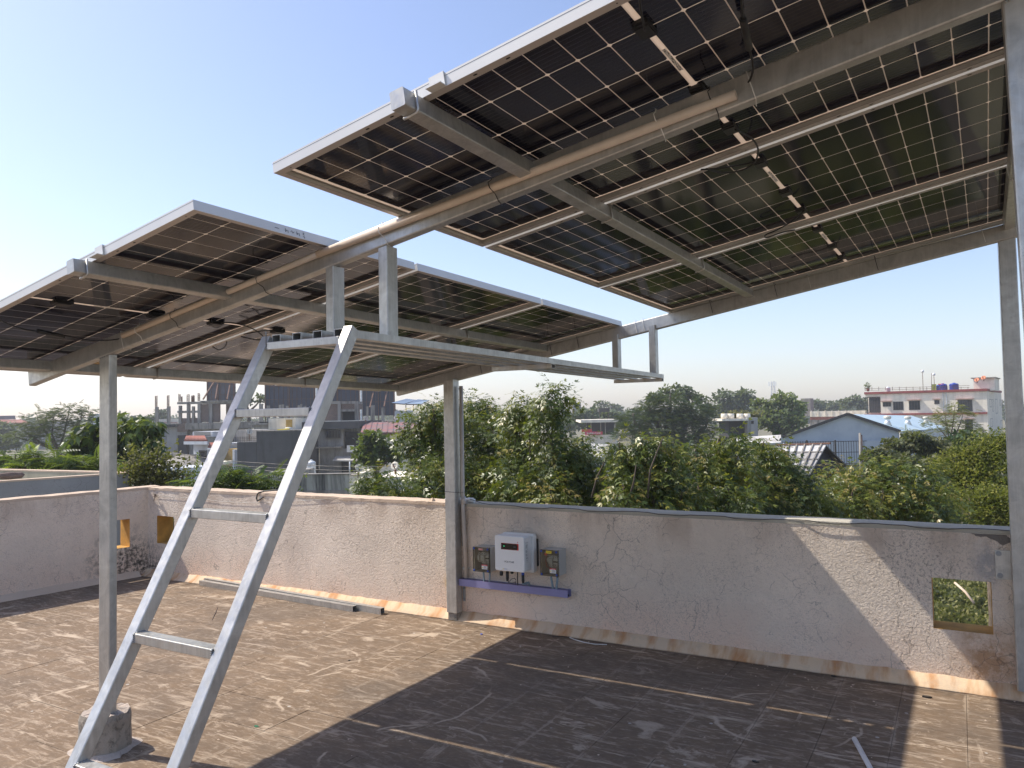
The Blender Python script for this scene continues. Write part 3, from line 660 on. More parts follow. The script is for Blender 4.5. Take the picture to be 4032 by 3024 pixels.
# ================================================================== conduits and ties on the frame
def onN(px, py, off=-.014):
    hn = d.cross(Z); return hit(px, py, hn, P(4, yN+off, 0))
A1, B1, C1 = onN(484, 1322), onN(1275, 992), onN(2898, 372)
solo('conduit_pipe', MB().tube([A1, B1+(B1-A1).normalized()*.0], .0125, 14), M['pvc'], 'cream plastic conduit tied along the lower half of the front rafter', 'pipe', A1, 'conduits on the front rafter')
solo('conduit_pipe', MB().tube([B1-(C1-B1).normalized()*.03, C1], .0145, 14), M['pvc'], 'thicker cream plastic conduit tied along the upper half of the front rafter', 'pipe', B1, 'conduits on the front rafter')
def tie(y0, u, mat, pipe=True, slack=0.0, lab='', grp='cable ties on the rafters', depth=.04):
    r = .0016; yf = yN if y0 == 'N' else yF; o = -.030 if pipe else -.002
    pts = [P(u, yf+depth+.002, .0), P(u, yf+depth+.002, -hb-.002), P(u+slack, yf-.002, -hb-.002)]
    if pipe: pts += [P(u+slack*.7, yf-.008, -hb*.75), P(u+.2*slack, yf+o, -.045), P(u, yf+o, -.025), P(u, yf-.004, -.008), P(u, yf-.002, .002)]
    else: pts += [P(u+slack*.5, yf-.003, -hb*.5), P(u, yf-.002, .001)]
    pts.append(P(u, yf+depth+.002, .001))
    solo('cable_tie', MB().tube(pts, r, 5), M[mat], lab, 'cable tie', P(u, yf, 0), grp)
def uN(px, py):
    p = onN(px, py); return (p-BASE).dot(d)
def uF(px, py):
    hn = d.cross(Z); p = hit(px, py, hn, P(4, yF, 0)); return (p-BASE).dot(d)
for px, py, mt, sl, lab in ((470, 1345, 'white_tie', .01, 'white tie round the front rafter, just below the lower conduit end'), (545, 1320, 'white_tie', .012, 'white tie at the lower end of the front conduit'),
        (683, 1255, 'cable', .012, 'black tie on the front conduit, over the left array'), (1022, 1120, 'cable', .02, 'black tie on the front conduit, left of the two near hangers'),
        (1500, 905, 'white_tie', .012, 'white tie where the two conduits meet above the near hangers'), (1935, 740, 'cable', .012, 'black tie on the front conduit beside the right array purlin'),
        (2590, 500, 'white_tie', .01, 'white tie on the front conduit under the right array'), (2800, 400, 'cable', .01, 'black tie near the upper end of the front conduit'),
        (2950, 350, 'white_tie', .01, 'white tie on the front rafter just past the upper conduit end')):
    tie('N', uN(px, py), mt, px not in (470, 2950), sl, lab)
for px, py, mt, lab in ((2505, 1300, 'white_tie', 'white tie on the back rafter, left of the pair between the far hangers'), (2535, 1290, 'white_tie', 'white tie on the back rafter, right of the pair between the far hangers'), (2275, 1350, 'cable', 'dark tie on the back rafter under the left array corner'), (2170, 1385, 'cable', 'dark tie on the back rafter behind the walkway'),
        (2800, 1210, 'cable', 'dark tie on the back rafter just right of the right array corner'), (3050, 1130, 'cable', 'dark tie on the back rafter by the right array purlin'), (3180, 1085, 'white_tie', 'white tie on the back rafter near the right array middle'), (3445, 1020, 'cable', 'dark tie on the back rafter below the third panel label'), (3865, 905, 'white_tie', 'white tie on the back rafter next to the right wall post')):
    tie('F', uF(px, py), mt, False, .004, lab)
for px, py in ((1893, 1450),): tie('F', uF(px, py), 'cable', False, .004, 'dark tie on the back rafter just right of the middle post')
# ================================================================== electrical gear on the wall
def W(px, py, y=0.0): return hit(px, py, (0, 1, 0), (0, y, 0))
def rpoly(x0, x1, z0, z1, r, k=4):
    out = []
    for cx, cz, a0 in ((x1-r, z0+r, -90), (x1-r, z1-r, 0), (x0+r, z1-r, 90), (x0+r, z0+r, 180)):
        for i in range(k+1): a = math.radians(a0+90*i/k); out.append((cx+r*math.cos(a), cz+r*math.sin(a)))
    return out
def rbox(mb, x0, x1, z0, z1, yf, yb, r, bev=.004, mi=0):
    """rounded box, front at yf (towards -Y), back at yb, with a bevelled front rim"""
    a = rpoly(x0+bev, x1-bev, z0+bev, z1-bev, max(r-bev, .001)); b = rpoly(x0, x1, z0, z1, r); k = len(a)
    vs = [(x, yf, z) for x, z in a]+[(x, yf+bev, z) for x, z in b]+[(x, yb, z) for x, z in b]
    fs = [tuple(range(k))]+[(i, k+i, k+(i+1) % k, (i+1) % k) for i in range(k)]+[(k+i, 2*k+i, 2*k+(i+1) % k, k+(i+1) % k) for i in range(k)]+[tuple(range(3*k-1, 2*k-1, -1))]
    return mb.add(vs, fs, mi)
def text(body, size, org, mat, parent, name='lettering', ex=X, ez=Z, ext=.0004, align='CENTER', spacing=1.0):
    cu = bpy.data.curves.new(name, 'FONT'); cu.body = body; cu.size = size; cu.extrude = ext; cu.align_x = align; cu.align_y = 'CENTER'; cu.space_character = spacing
    tmp = bpy.data.objects.new('tmp', cu); COL.objects.link(tmp); bpy.context.view_layer.update()
    me = bpy.data.meshes.new_from_object(tmp.evaluated_get(bpy.context.evaluated_depsgraph_get())); bpy.data.objects.remove(tmp, do_unlink=True)
    nn = Vector(ex).cross(Vector(ez)); ex = Vector(ex); ez = Vector(ez); org = Vector(org)
    base = worldpos(parent); me.transform(Matrix(((ex.x, ez.x, nn.x, org.x-base.x), (ex.y, ez.y, nn.y, org.y-base.y), (ex.z, ez.z, nn.z, org.z-base.z), (0, 0, 0, 1))))
    me.materials.clear(); me.materials.append(mat); me.name = name
    o = bpy.data.objects.new(name, me); COL.objects.link(o); o.parent = parent; return o
M['white_case'] = simple('white_powder_coat', (.80, .80, .78), .35, 0, .03, 5)
M['red'] = simple('red_gloss', (.62, .012, .015), .35, 0, .05, 5); M['gloss_black'] = simple('gloss_black', (.006, .006, .007), .12, 0, .1, 5)
M['ink'] = simple('dark_ink', (.05, .05, .055), .6); M['lcd'] = simple('grey_display', (.045, .055, .07), .2); 
m_, nt_, b_ = nmat('green_indicator_lamp'); b_.inputs['Base Color'].default_value = (.02, .35, .12, 1); b_.inputs['Emission Color'].default_value = (.05, .8, .35, 1); b_.inputs['Emission Strength'].default_value = .5; M['led'] = m_
M['blue'] = simple('blue_plastic', (.03, .09, .42), .4, 0, .1, 9); M['grey_case'] = simple('grey_polycarbonate', (.46, .46, .44), .45, 0, .05, 5)
M['label_white'] = simple('white_sticker', (.72, .72, .70), .5, 0, .04, 40); M['yellow'] = simple('yellow_sticker', (.80, .60, .02), .5, 0, .05, 20); M['pink_label'] = simple('pale_red_sticker', (.62, .36, .30), .5, 0, .05, 20)
M['breaker'] = simple('white_breaker', (.62, .63, .62), .4, 0, .05, 20); M['grey_flex'] = simple('blue_grey_conduit', (.24, .31, .36), .5, 0, .1, 30)
M['violet'] = simple('violet_trunking', (.25, .235, .42), .45, 0, .06, 8)
def covermat():
    m, nt, b = nmat('smoked_clear_cover'); b.inputs['Base Color'].default_value = (.35, .35, .32, 1); b.inputs['Roughness'].default_value = .06
    tr = N(nt, 'ShaderNodeBsdfTransparent'); tr.inputs[0].default_value = (.84, .84, .80, 1); g = N(nt, 'ShaderNodeBsdfGlossy'); g.inputs['Roughness'].default_value = .06
    fr_ = N(nt, 'ShaderNodeFresnel'); fr_.inputs[0].default_value = 1.5; ms = N(nt, 'ShaderNodeMixShader')
    nt.links.new(fr_.outputs[0], ms.inputs[0]); nt.links.new(tr.outputs[0], ms.inputs[1]); nt.links.new(g.outputs[0], ms.inputs[2]); nt.links.new(ms.outputs[0], nt.nodes['Material Output'].inputs[0]); return m
M['cover'] = covermat()
inv = thing('inverter', 'white wall inverter with a red and black display window and POLYCAB lettering', 'inverter', (4.455, 0, .44))
x0, x1, z0, z1 = 4.329, 4.578, .437, .694
part('case', rbox(MB(), x0, x1, z0, z1, -.170, -.068, .014), M['white_case'], inv)
part('back_case', rbox(MB(), 4.332, 4.600, .418, .700, -.067, -.022, .016, .005), M['white_case'], inv)
part('mounting_plate', rbox(MB(), 4.35, 4.606, .46, .66, -.021, -.001, .004, .001), M['black'], inv)
a_, b2 = W(1973, 2137, -.1705), W(2042, 2168, -.1705)
dp = part('display_panel', rbox(MB(), a_.x, b2.x, b2.z, a_.z, -.1722, -.169, .003, .0006), M['red'], inv)
xr = b2.x-.006
db = MB(); pl = [(a_.x+.0015, b2.z+.0015), (xr-.008, b2.z+.0015)]+[(xr-.012+.012*math.cos(t), (a_.z+b2.z)/2+(a_.z-b2.z-.003)/2*math.sin(t)) for t in [-1.3+2.6*i/8 for i in range(9)]]+[(xr-.008, a_.z-.0015), (a_.x+.0015, a_.z-.0015)]
k = len(pl); db.add([(x, -.1734, z) for x, z in pl]+[(x, -.1722, z) for x, z in pl], [tuple(range(k))]+[(i, k+i, k+(i+1) % k, (i+1) % k) for i in range(k)]); part('window', db, M['gloss_black'], dp)
lc = MB(); lc.box(xr-.034, xr-.015, -.1742, -.1734, (a_.z+b2.z)/2-.0055, (a_.z+b2.z)/2+.0055); part('screen', lc, M['lcd'], dp)
ld = MB(); p = W(1984, 2150, -.174); ld.lathe((p.x, -.1733, p.z), [(.004, 0), (.0035, .0012)], 14, 0, (0, -1, 0)); part('indicator_lamp', ld, M['led'], dp)
tg = MB(); p = W(2038, 2136, -.171); tg.lathe((p.x, -.170, p.z), [(.0035, 0), (.003, .0015)], 12, 0, (0, -1, 0)); part('red_badge', tg, M['red'], dp)
c1 = W(2005, 2213, -.171); text('POLYCAB', .0180, (c1.x, -.1705, c1.z), M['ink'], inv, 'lettering', spacing=1.02)
c2 = W(1987, 2240, -.171)
st = part('warning_strip', MB().box(c2.x-.018, c2.x+.024, -.1708, -.170, c2.z-.0042, c2.z+.0042), M['label_white'], inv)
tr = MB(); tr.add([(c2.x-.017, -.1712, c2.z-.004), (c2.x-.008, -.1712, c2.z-.004), (c2.x-.0125, -.1712, c2.z+.005)], [(0, 1, 2)]); part('warning_triangle', tr, M['yellow'], st)
ln = MB()
for i in range(2): ln.box(c2.x-.004, c2.x+.021, -.1713, -.1709, c2.z-.002+i*.0028, c2.z-.0012+i*.0028)
part('print', ln, M['blue'], st)
# rating plate on the right-hand side: printed lines only, no scan code
sp = part('rating_plate', MB().box(4.5782, 4.5788, -.150, -.105, .50, .655), M['label_white'], inv)
ln = MB(); r_ = random.Random(2); zz = .648
while zz > .52:
    L_ = r_.uniform(.012, .036); ln.box(4.5789, 4.5791, -.147, -.147+L_, zz-.0012, zz); zz -= .0045 if r_.random() < .85 else .012
part('print', ln, M['ink'], sp)
for nm, (pa, pb), rr, yy, mt in (('connector', ((1974, 2250), (1974, 2266)), .0135, -.12, 'black'), ('connector', ((1998, 2250), (1998, 2287)), .0115, -.12, 'black'), ('connector', ((2016, 2250), (2016, 2259)), .012, -.12, 'black'), ('connector', ((2059, 2264), (2060, 2296)), .0105, -.12, 'black')):
    p, q = W(*pa, yy), W(*pb, yy); part(nm, MB().tube([p, p.lerp(q, .7), q], [rr, rr, rr*.8], 12), M[mt], inv)
p, q = W(2059, 2248, -.12), W(2059, 2264, -.12); part('connector', MB().tube([p, q], .0112, 12), M['blue'], inv, label='blue cable gland')
p = W(2038, 2250, -.12); q = W(2038, 2307, -.045); part('antenna_rod', MB().tube([p, W(2038, 2290, -.11), q], .0038, 8), M['black'], inv)
lp = [W(x, y, yy) for x, y, yy in ((1998, 2284, -.12), (2003, 2294, -.11), (2018, 2296, -.10), (2031, 2292, -.08), (2028, 2303, -.05), (2024, 2306, -.03))]
part('cable', MB().tube(lp, .0022, 6), M['cable'], inv); lp = [W(x, y, yy) for x, y, yy in ((2000, 2286, -.12), (2005, 2290, -.12), (2015, 2279, -.11), (2026, 2277, -.10), (2032, 2283, -.09), (2031, 2292, -.08))]
part('cable', MB().tube(lp, .0022, 6), M['cable'], inv)
gp = [W(x, y, yy) for x, y, yy in ((2059, 2296, -.115), (2063, 2300, -.10), (2074, 2296, -.08), (2081, 2294, -.06), (2084, 2302, -.04), (2084, 2310, -.03))]
part('conduit', MB().tube(gp, .0085, 10), M['grey_flex'], inv)
def switchbox(name_label, x0, x1, z0, z1, lab_mat, kind):
    yf = -.135; t = thing('switch_box', name_label, 'switch box', ((x0+x1)/2, 0, z0), 'switch boxes beside the inverter')
    mb = MB(); w_ = .003
    mb.box(x0, x1, -.006, -.0008, z0, z1); mb.box(x0, x0+w_, yf+.022, -.006, z0, z1); mb.box(x1-w_, x1, yf+.022, -.006, z0, z1); mb.box(x0+w_, x1-w_, yf+.022, -.006, z1-w_, z1); mb.box(x0+w_, x1-w_, yf+.022, -.006, z0, z0+w_)
    part('enclosure', mb, M['grey_case'], t)
    cv = MB(); cv.box(x0-.001, x1+.001, yf, yf+.003, z0-.001, z1+.001)
    for a, b, c, d__ in ((x0-.001, x0+.002, z0-.001, z1+.001), (x1-.002, x1+.001, z0-.001, z1+.001), (x0+.002, x1-.002, z1-.002, z1+.001), (x0+.002, x1-.002, z0-.001, z0+.002)): cv.box(a, b, yf+.003, yf+.0215, c, d__)
    cvo = part('clear_cover', cv, M['cover'], t)
    for sx in (x0+.010, x1-.010):
        for sz in (z0+.010, z1-.010):
            s_m = MB(); s_m.lathe((sx, yf+.001, sz), [(.0075, 0), (.0075, .004), (.006, .0055)], 14, 0, (0, -1, 0), False); s_m.box(sx-.004, sx+.004, yf-.0052, yf-.0044, sz-.0008, sz+.0008); part('cover_screw', s_m, M['blue'], t)
    yb = -.06; xm = (x0+x1)/2; zm = (z0+z1)/2+.008
    part('din_rail', MB().box(x0+.012, x1-.008, yb+.002, yb+.006, zm-.016, zm+.016), M['alu'], t)
    def brk(xa, xb, h, n_t, lever=True):
        m2 = MB(); m2.box(xa, xb, yb-.030, yb+.002, zm-h*.5, zm+h*.5); m2.box(xa+.001, xb-.001, yb-.046, yb-.030, zm-h*.24, zm+h*.24)
        bo = part('breaker', m2, M['breaker'], t)
        m3 = MB()
        for i in range(n_t):
            cx = xa+(xb-xa)*(i+.5)/n_t
            for sz in (-1, 1): m3.lathe((cx, yb-.030, zm+sz*h*.38), [(.0028, 0), (.0028, .0008)], 8, 0, (0, -1, 0), False)
        if lever: m3.box(xa+.003, xb-.003, yb-.053, yb-.046, zm-.005, zm+.003)
        part('terminal', m3, M['ink'], bo)
    if kind == 'dc': brk(x0+.020, x0+.038, .070, 1, False); brk(x0+.048, x0+.084, .082, 2, False); brk(x0+.092, x0+.130, .078, 2)
    else: brk(x0+.048, x0+.082, .078, 2, False); brk(x0+.090, x0+.128, .074, 2)
    if kind == 'ac':
        bx = MB(); bx.box(x0+.014, x0+.044, yb-.035, yb, z1-.050, z1-.022); lo = part('lamp_holder', bx, M['breaker'], t)
        part('red_lamp', MB().lathe((x0+.029, yb-.035, z1-.036), [(.0115, 0), (.0115, .008), (.009, .012)], 16, 0, (0, -1, 0)), M['red'], lo)
        part('wire', MB().tube([(x0+.028, yb-.02, z1-.052), (x0+.020, yb-.03, zm), (x0+.030, yb-.03, zm-.045), (x0+.055, yb-.02, zm-.05)], .0018, 6), M['red'], t)
    part('name_label', MB().box(xm-.020, xm+.018, yf-.0008, yf, z1-.020, z1-.006) if kind == 'dc' else MB().box(xm-.022, xm+.022, yf-.0008, yf, z1-.022, z1-.004), M[lab_mat], t)
    pr = MB(); pr.box(xm-.017, xm+.015, yf-.0011, yf-.0008, z1-.0145, z1-.0115); part('print', pr, M['ink'] if kind == 'ac' else M['red'], t)
    dl = part('danger_label', MB().box(x1-.064, x1-.014, yf-.0008, yf, z0+.022, z0+.056), M['label_white'], t)
    part('danger_band', MB().box(x1-.064, x1-.014, yf-.0012, yf-.0008, z0+.048, z0+.056), M['red'], dl)
    tr = MB(); tr.add([(x1-.061, yf-.0012, z0+.030), (x1-.049, yf-.0012, z0+.030), (x1-.055, yf-.0012, z0+.041)], [(0, 1, 2)]); part('warning_triangle', tr, M['yellow'], dl)
    ln = MB()
    for i in range(5): ln.box(x1-.046, x1-.019-(i % 2)*.005, yf-.0012, yf-.0009, z0+.027+i*.004, z0+.0282+i*.004)
    part('print', ln, M['ink'], dl)
    text('DANGER', .0075, (x1-.039, yf-.0013, z0+.052), M['label_white'], dl, 'lettering', ext=.0001)
    return t
t = switchbox('smoked-cover switch box left of the inverter, with a pale red name label', 4.1135, 4.2545, .405, .586, 'pink_label', 'dc')
for px in (1904, 1929):
    p, q = W(px, 2254, -.075), W(px+(2 if px < 1910 else -2), 2290, -.045); part('conduit', MB().tube([p, p.lerp(q, .5), q, q-Z*.02], .0075, 10), M['pvc_white' if 0 else 'grey_flex'], t)
t = switchbox('smoked-cover switch box right of the inverter, with a yellow label and a red lamp inside', 4.690, 4.830, .425, .607, 'yellow', 'ac')
for pa, pb in (((2170, 2271), (2177, 2318)), ((2195, 2273), (2191, 2320))):
    p, q = W(*pa, -.075), W(*pb, -.045); part('conduit', MB().tube([p, p.lerp(q, .5), q, q-Z*.02], .0085, 10), M['grey_flex'], t)
tk = thing('cable_trunking', 'violet slotted cable trunking running along the wall under the inverter', 'cable trunking', (4.40, 0, .265))
xa, xb, za, zb = 3.931, 4.866, .265, .315
m1 = MB(); m1.box(xa, xb, -.004, -.0012, za, zb); m1.box(xa, xb, -.058, -.004, za, za+.002)
for i in range(int((xb-xa)/.0125)):
    xx = xa+i*.0125; m1.box(xx, xx+.007, -.058, -.004, zb-.0022, zb-.0004)
part('duct', m1, M['violet'], tk); part('lid', MB().box(xa-.001, xb+.001, -.0605, -.0585, za-.001, zb+.001), M['violet'], tk)
part('cable', MB().tube([(xa+.03, -.03, za+.012), (4.3, -.028, za+.014), (xb-.004, -.034, za+.012)], .006, 6), M['cable'], tk)
# vertical conduit beside the middle post
v = thing('conduit_pipe', 'upright beige conduit beside the middle wall post, from the trunking to the rafter', 'pipe', (3.96, -.03, .32))
px0, px1, px2 = W(1836, 2276, -.03), W(1823, 2000, -.03), W(1815, 1520, -.03)
part('pipe', MB().tube([px0, px1, px2], .0155, 14), M['pvc_grey'], v); p = W(1825, 1985, -.03); q = W(1824, 1955, -.03)
part('coupling', MB().tube([p, q], .0195, 14), M['pvc_grey'], v); p = W(1829, 2238, -.03); cl = MB().tube([p+Z*.004, p-Z*.004], .0185, 12); cl.box(p.x-.03, p.x+.03, -.012, -.001, p.z-.005, p.z+.005); part('clip', cl, M['white_tie'], v)
solo('cable_tie', MB().tube([(3.833, -.096, .99), (3.985, -.096, .985), (3.985, -.0, .99), (3.833, -.0, .995), (3.833, -.096, .99)], .002, 5), M['cable'], 'dark tie round the middle post and its conduit, just above the wall top', 'cable tie', (3.9, -.05, .99))
wp = thing('pipe_stub', 'short white pipe lying on top of the wall behind the middle post', 'pipe', (3.88, .05, HP)); a, b = W(1756, 1959, .055), W(1868, 1961, .055)
mb = MB().tube([(a.x, .055, HP+.020), (b.x-.04, .055, HP+.020), (b.x, .055, HP+.016)], .016, 14); mb.tube([(3.955, .055, HP+.020), (4.0, .055, HP+.020)], .0195, 12); part('pipe', mb, M['pvc_white'], wp)
# wires along the wall top
def wallwire(pts, r, mat, name, label, cat):
    V = [W(x, y, yy) for x, y, yy in pts]; solo(name, MB().tube(V, r, 5), M[mat], label, cat, V[0])
rr = random.Random(5); zt = HP-.002
pts = [Vector((3.99, .03, HP+.03)), Vector((4.10, .02, HP+.006))]
for i in range(46):
    xx = 4.2+i*.0745; pts.append(Vector((xx, -.012+.007*math.sin(i*.9)+rr.uniform(-.004, .004), HP-.001-(.010 if math.sin(i*.9) < -.3 else 0)+rr.uniform(0, .004))))
pts.append(Vector((7.56, -.045, HP-.03)))
pts = [Vector((p.x, -.013 if p.z < HP-.006 else p.y, p.z)) for p in pts]
solo('black_wire', MB().tube(pts, .0022, 5), M['cable'], 'thin black wire snaking along the wall top from the middle post to the right post', 'wire', (4.2, 0, HP))
zk = W(1185, 1971, -.006).z
solo('thin_wire', MB().tube([W(x, y, -.006) for x, y in ((615, 1952), (700, 1958), (780, 1962), (868, 1974), (985, 1980), (1100, 1977), (1180, 1972), (1260, 1967), (1334, 1961))], .0011, 4), M['steel_dark'], 'thin rusty wire strung along the wall face at the left', 'wire', W(615, 1952, -.006))
kn = MB(); rr = random.Random(8); c0 = W(611, 1950, -.02)
pts = [c0+Vector((rr.uniform(-.018, .018), rr.uniform(-.012, .012), rr.uniform(-.028, .022))) for _ in range(16)]+[W(606, 1972, -.006)]
solo('rope_knot', kn.tube(pts, .0032, 5), M['stone'], 'knotted scrap of rope on the wall near the left corner', 'rope', c0)
solo('black_cable', MB().tube([W(x, y, yy) for x, y, yy in ((1115, 1931, .07), (1085, 1930, .05), (1040, 1934, .02), (1018, 1940, -.006), (1013, 1948, -.012), (1010, 1962, -.012), (1013, 1973, -.012), (1025, 1966, -.014), (1036, 1957, -.014), (1037, 1959, -.014))], .0065, 7), M['cable'], 'black cable end hooked over the wall top behind the ladder', 'cable', W(1040, 1934, .0))
rs = MB(); c0 = W(1698, 1955, .03); rs.add([c0+Vector(v) for v in ((-.03, 0, 0), (.02, -.02, 0), (.03, .02, 0), (-.02, .03, 0), (-.02, .005, .02), (.015, 0, .028), (.02, .02, .014))], [(0, 1, 5, 4), (1, 2, 6, 5), (2, 3, 6), (3, 0, 4), (3, 4, 6), (4, 5, 6)]); rs.v = [(a, b, c-(c0.z-HP)) for a, b, c in rs.v]
solo('mortar_lump', rs, M['cope_pink'], 'small lump of mortar on the wall top left of the middle post', 'rubble', (c0.x, c0.y, HP))

# ================================================================== things lying on the roof
def G(px, py, z=0.0): return hit(px, py, (0, 0, 1), (0, 0, z))
def ltube(A, B, wd, h, label):
    A, B = Vector((A.x, A.y, h/2+.001)), Vector((B.x, B.y, h/2+.001)); solo('steel_tube', MB().hollow(A, B, wd, h, .0022), M['steel'], label, 'tube', (A.x, A.y, 0), 'steel tubes lying by the wall')
ltube(G(792, 2303, .0), G(1390, 2410, .0)+Vector((.0, .02, 0)), .045, .045, 'shorter square steel tube on the roof floor, the one nearer the ladder')
ltube(G(800, 2290, .02)+Vector((0, .03, 0)), G(1492, 2424, .0)+Vector((.0, .045, 0)), .045, .05, 'longer square steel tube on the roof floor, next to the wall skirting')
a, b = G(3364, 2910, .012), G(3440, 3050, .012)
solo('pipe_offcut', MB().tube([(a.x, a.y, .0125), (b.x+(b.x-a.x)*1.5, b.y+(b.y-a.y)*1.5, .0125)], .0115, 14), M['pvc_white'], 'white plastic pipe lying in the shade at the bottom right', 'pipe', (a.x, a.y, 0))
solo('cable_tie', MB().tube([G(2243, 2510, .003), G(2262, 2518, .003), G(2300, 2529, .004), G(2340, 2536, .004), G(2390, 2538, .003)], .0030, 5), M['white_tie'], 'loose white cable tie on the shaded roof floor near the wall', 'cable tie', G(2243, 2510))
solo('dark_twig', MB().tube([G(2175, 2507, .003), G(2210, 2505, .004), G(2243, 2508, .003)], .0022, 5), M['cable'], 'dark strip on the roof floor left of the loose white tie', 'twig', G(2175, 2507))
solo('twig', MB().tube([G(857, 2390, .003), G(848, 2412, .005), G(835, 2442, .003)], [.002, .003, .0015], 5), M['stone'], 'thin brown twig on the sunlit roof floor between the ladder rails', 'twig', G(857, 2390))
def offcut(px, py, sz, mat, name, label, cat, seed):
    r = random.Random(seed); c = G(px, py); k = r.randint(5, 7); mb = MB(); h = sz*.25
    pl = [(c.x+sz*r.uniform(.6, 1)*math.cos(2*math.pi*i/k), c.y+sz*.6*r.uniform(.6, 1)*math.sin(2*math.pi*i/k)) for i in range(k)]
    mb.add([(x, y, .001) for x, y in pl]+[(x, y, .001+h*r.uniform(.5, 1)) for x, y in pl], [tuple(range(k-1, -1, -1)), tuple(range(k, 2*k))]+[(i, (i+1) % k, k+(i+1) % k, k+i) for i in range(k)])
    solo(name, mb, mat, label, cat, (c.x, c.y, 0))
offcut(1010, 2862, .02, simple('green_scrap', (.02, .16, .06), .5), 'wrapper', 'tiny green scrap on the sunlit roof floor below the ladder', 'litter', 1)
offcut(1896, 2498, .016, M['blue'], 'wrapper', 'tiny blue scrap on the sunlit roof floor in front of the middle post', 'litter', 2)
offcut(3650, 2746, .03, M['black'], 'wrapper', 'black scrap on the roof floor where the right-hand sun patch begins', 'litter', 3)
offcut(3282, 2663, .022, M['black'], 'wrapper', 'black scrap near the wall skirting in the shade', 'litter', 4)
offcut(1375, 2601, .012, M['black'], 'wrapper', 'small dark crumb on the sunlit roof floor, left', 'litter', 5)
offcut(2975, 3000, .018, M['black'], 'wrapper', 'dark scrap at the bottom edge in the shade', 'litter', 6)
chips = MB(); r = random.Random(11)
for i in range(260):
    x_, y_ = r.uniform(.8, 8.3), r.uniform(-4.2, -.12)
    if r.random() < .5: y_ = r.uniform(-.5, -.1)
    s_c = r.uniform(.003, .009); k = 5; an = r.uniform(0, 6)
    pl = [(x_+s_c*r.uniform(.6, 1)*math.cos(an+2*math.pi*j/k), y_+s_c*r.uniform(.5, 1)*math.sin(an+2*math.pi*j/k)) for j in range(k)]
    chips.add([(a, b, .0005) for a, b in pl]+[(x_, y_, s_c*.5)], [(j, (j+1) % k, k) for j in range(k)])
struct('plaster_chips', chips, M['cope_pink'], kind='stuff')
# ================================================================== ground and far terrain
GZ = -3.5
M['ground'] = simple('dry_grass_soil', (.15, .135, .08), .95, 0, .45, .35, .4)
gm = MB(); gm.add([(-900, -300, GZ), (900, -300, GZ), (900, 1500, GZ), (-900, 1500, GZ)], [(0, 1, 2, 3)]); struct('ground', gm, M['ground'])
hb_ = MB(); hb_.box(-1.8, 13.9, -14.4, .12, GZ-.1, -.252)
struct('house_below', hb_, M['wall_cream'])

# ------------------------------------------------------------------ foliage
def leafmat(name, cols, trans=.35, rough=.5, spec=.35):
    m, nt, b = nmat(name); at_ = N(nt, 'ShaderNodeAttribute', attribute_name='tone')
    k = len(cols); c = ramp(nt, at_.outputs['Fac'], [(i/(k-1), cl) for i, cl in enumerate(cols)])
    nt.links.new(c, b.inputs['Base Color']); b.inputs['Roughness'].default_value = rough; b.inputs['Specular IOR Level'].default_value = spec
    tl = N(nt, 'ShaderNodeBsdfTranslucent'); nt.links.new(mix(nt, .35, c, (.35, .42, .03), 'MIX'), tl.inputs[0])
    ms = N(nt, 'ShaderNodeMixShader'); ms.inputs[0].default_value = trans
    nt.links.new(b.outputs[0], ms.inputs[1]); nt.links.new(tl.outputs[0], ms.inputs[2]); nt.links.new(ms.outputs[0], nt.nodes['Material Output'].inputs[0]); return m
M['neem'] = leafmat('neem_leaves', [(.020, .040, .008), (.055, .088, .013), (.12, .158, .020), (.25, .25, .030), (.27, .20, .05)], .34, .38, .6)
M['broad'] = leafmat('glossy_broad_leaves', [(.02, .045, .014), (.045, .085, .018), (.10, .15, .028), (.17, .21, .04)], .35, .35, .5)
M['olive'] = leafmat('olive_small_leaves', [(.05, .055, .015), (.10, .10, .025), (.17, .155, .04), (.20, .19, .07)], .3, .5)
M['fern'] = leafmat('feathery_green_leaves', [(.02, .05, .016), (.04, .09, .02), (.09, .15, .025), (.26, .34, .03)], .4, .5)
M['rain'] = leafmat('dark_raintree_leaves', [(.012, .032, .012), (.022, .052, .016), (.038, .075, .022), (.06, .10, .03)], .25, .6)
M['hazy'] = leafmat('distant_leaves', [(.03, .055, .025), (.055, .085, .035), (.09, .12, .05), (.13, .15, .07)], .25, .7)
M['bright'] = leafmat('bright_green_leaves', [(.05, .07, .018), (.11, .135, .028), (.19, .205, .045), (.34, .32, .07)], .4, .5)
M['greygreen'] = leafmat('grey_green_leaves', [(.045, .06, .025), (.08, .095, .04), (.13, .135, .06), (.17, .16, .08)], .3, .6)
M['pale'] = leafmat('pale_green_leaves', [(.05, .08, .025), (.10, .14, .04), (.17, .21, .07), (.22, .25, .09)], .35, .6)
M['bark'] = simple('bark', (.11, .085, .062), .95, 0, .35, 12, .5)
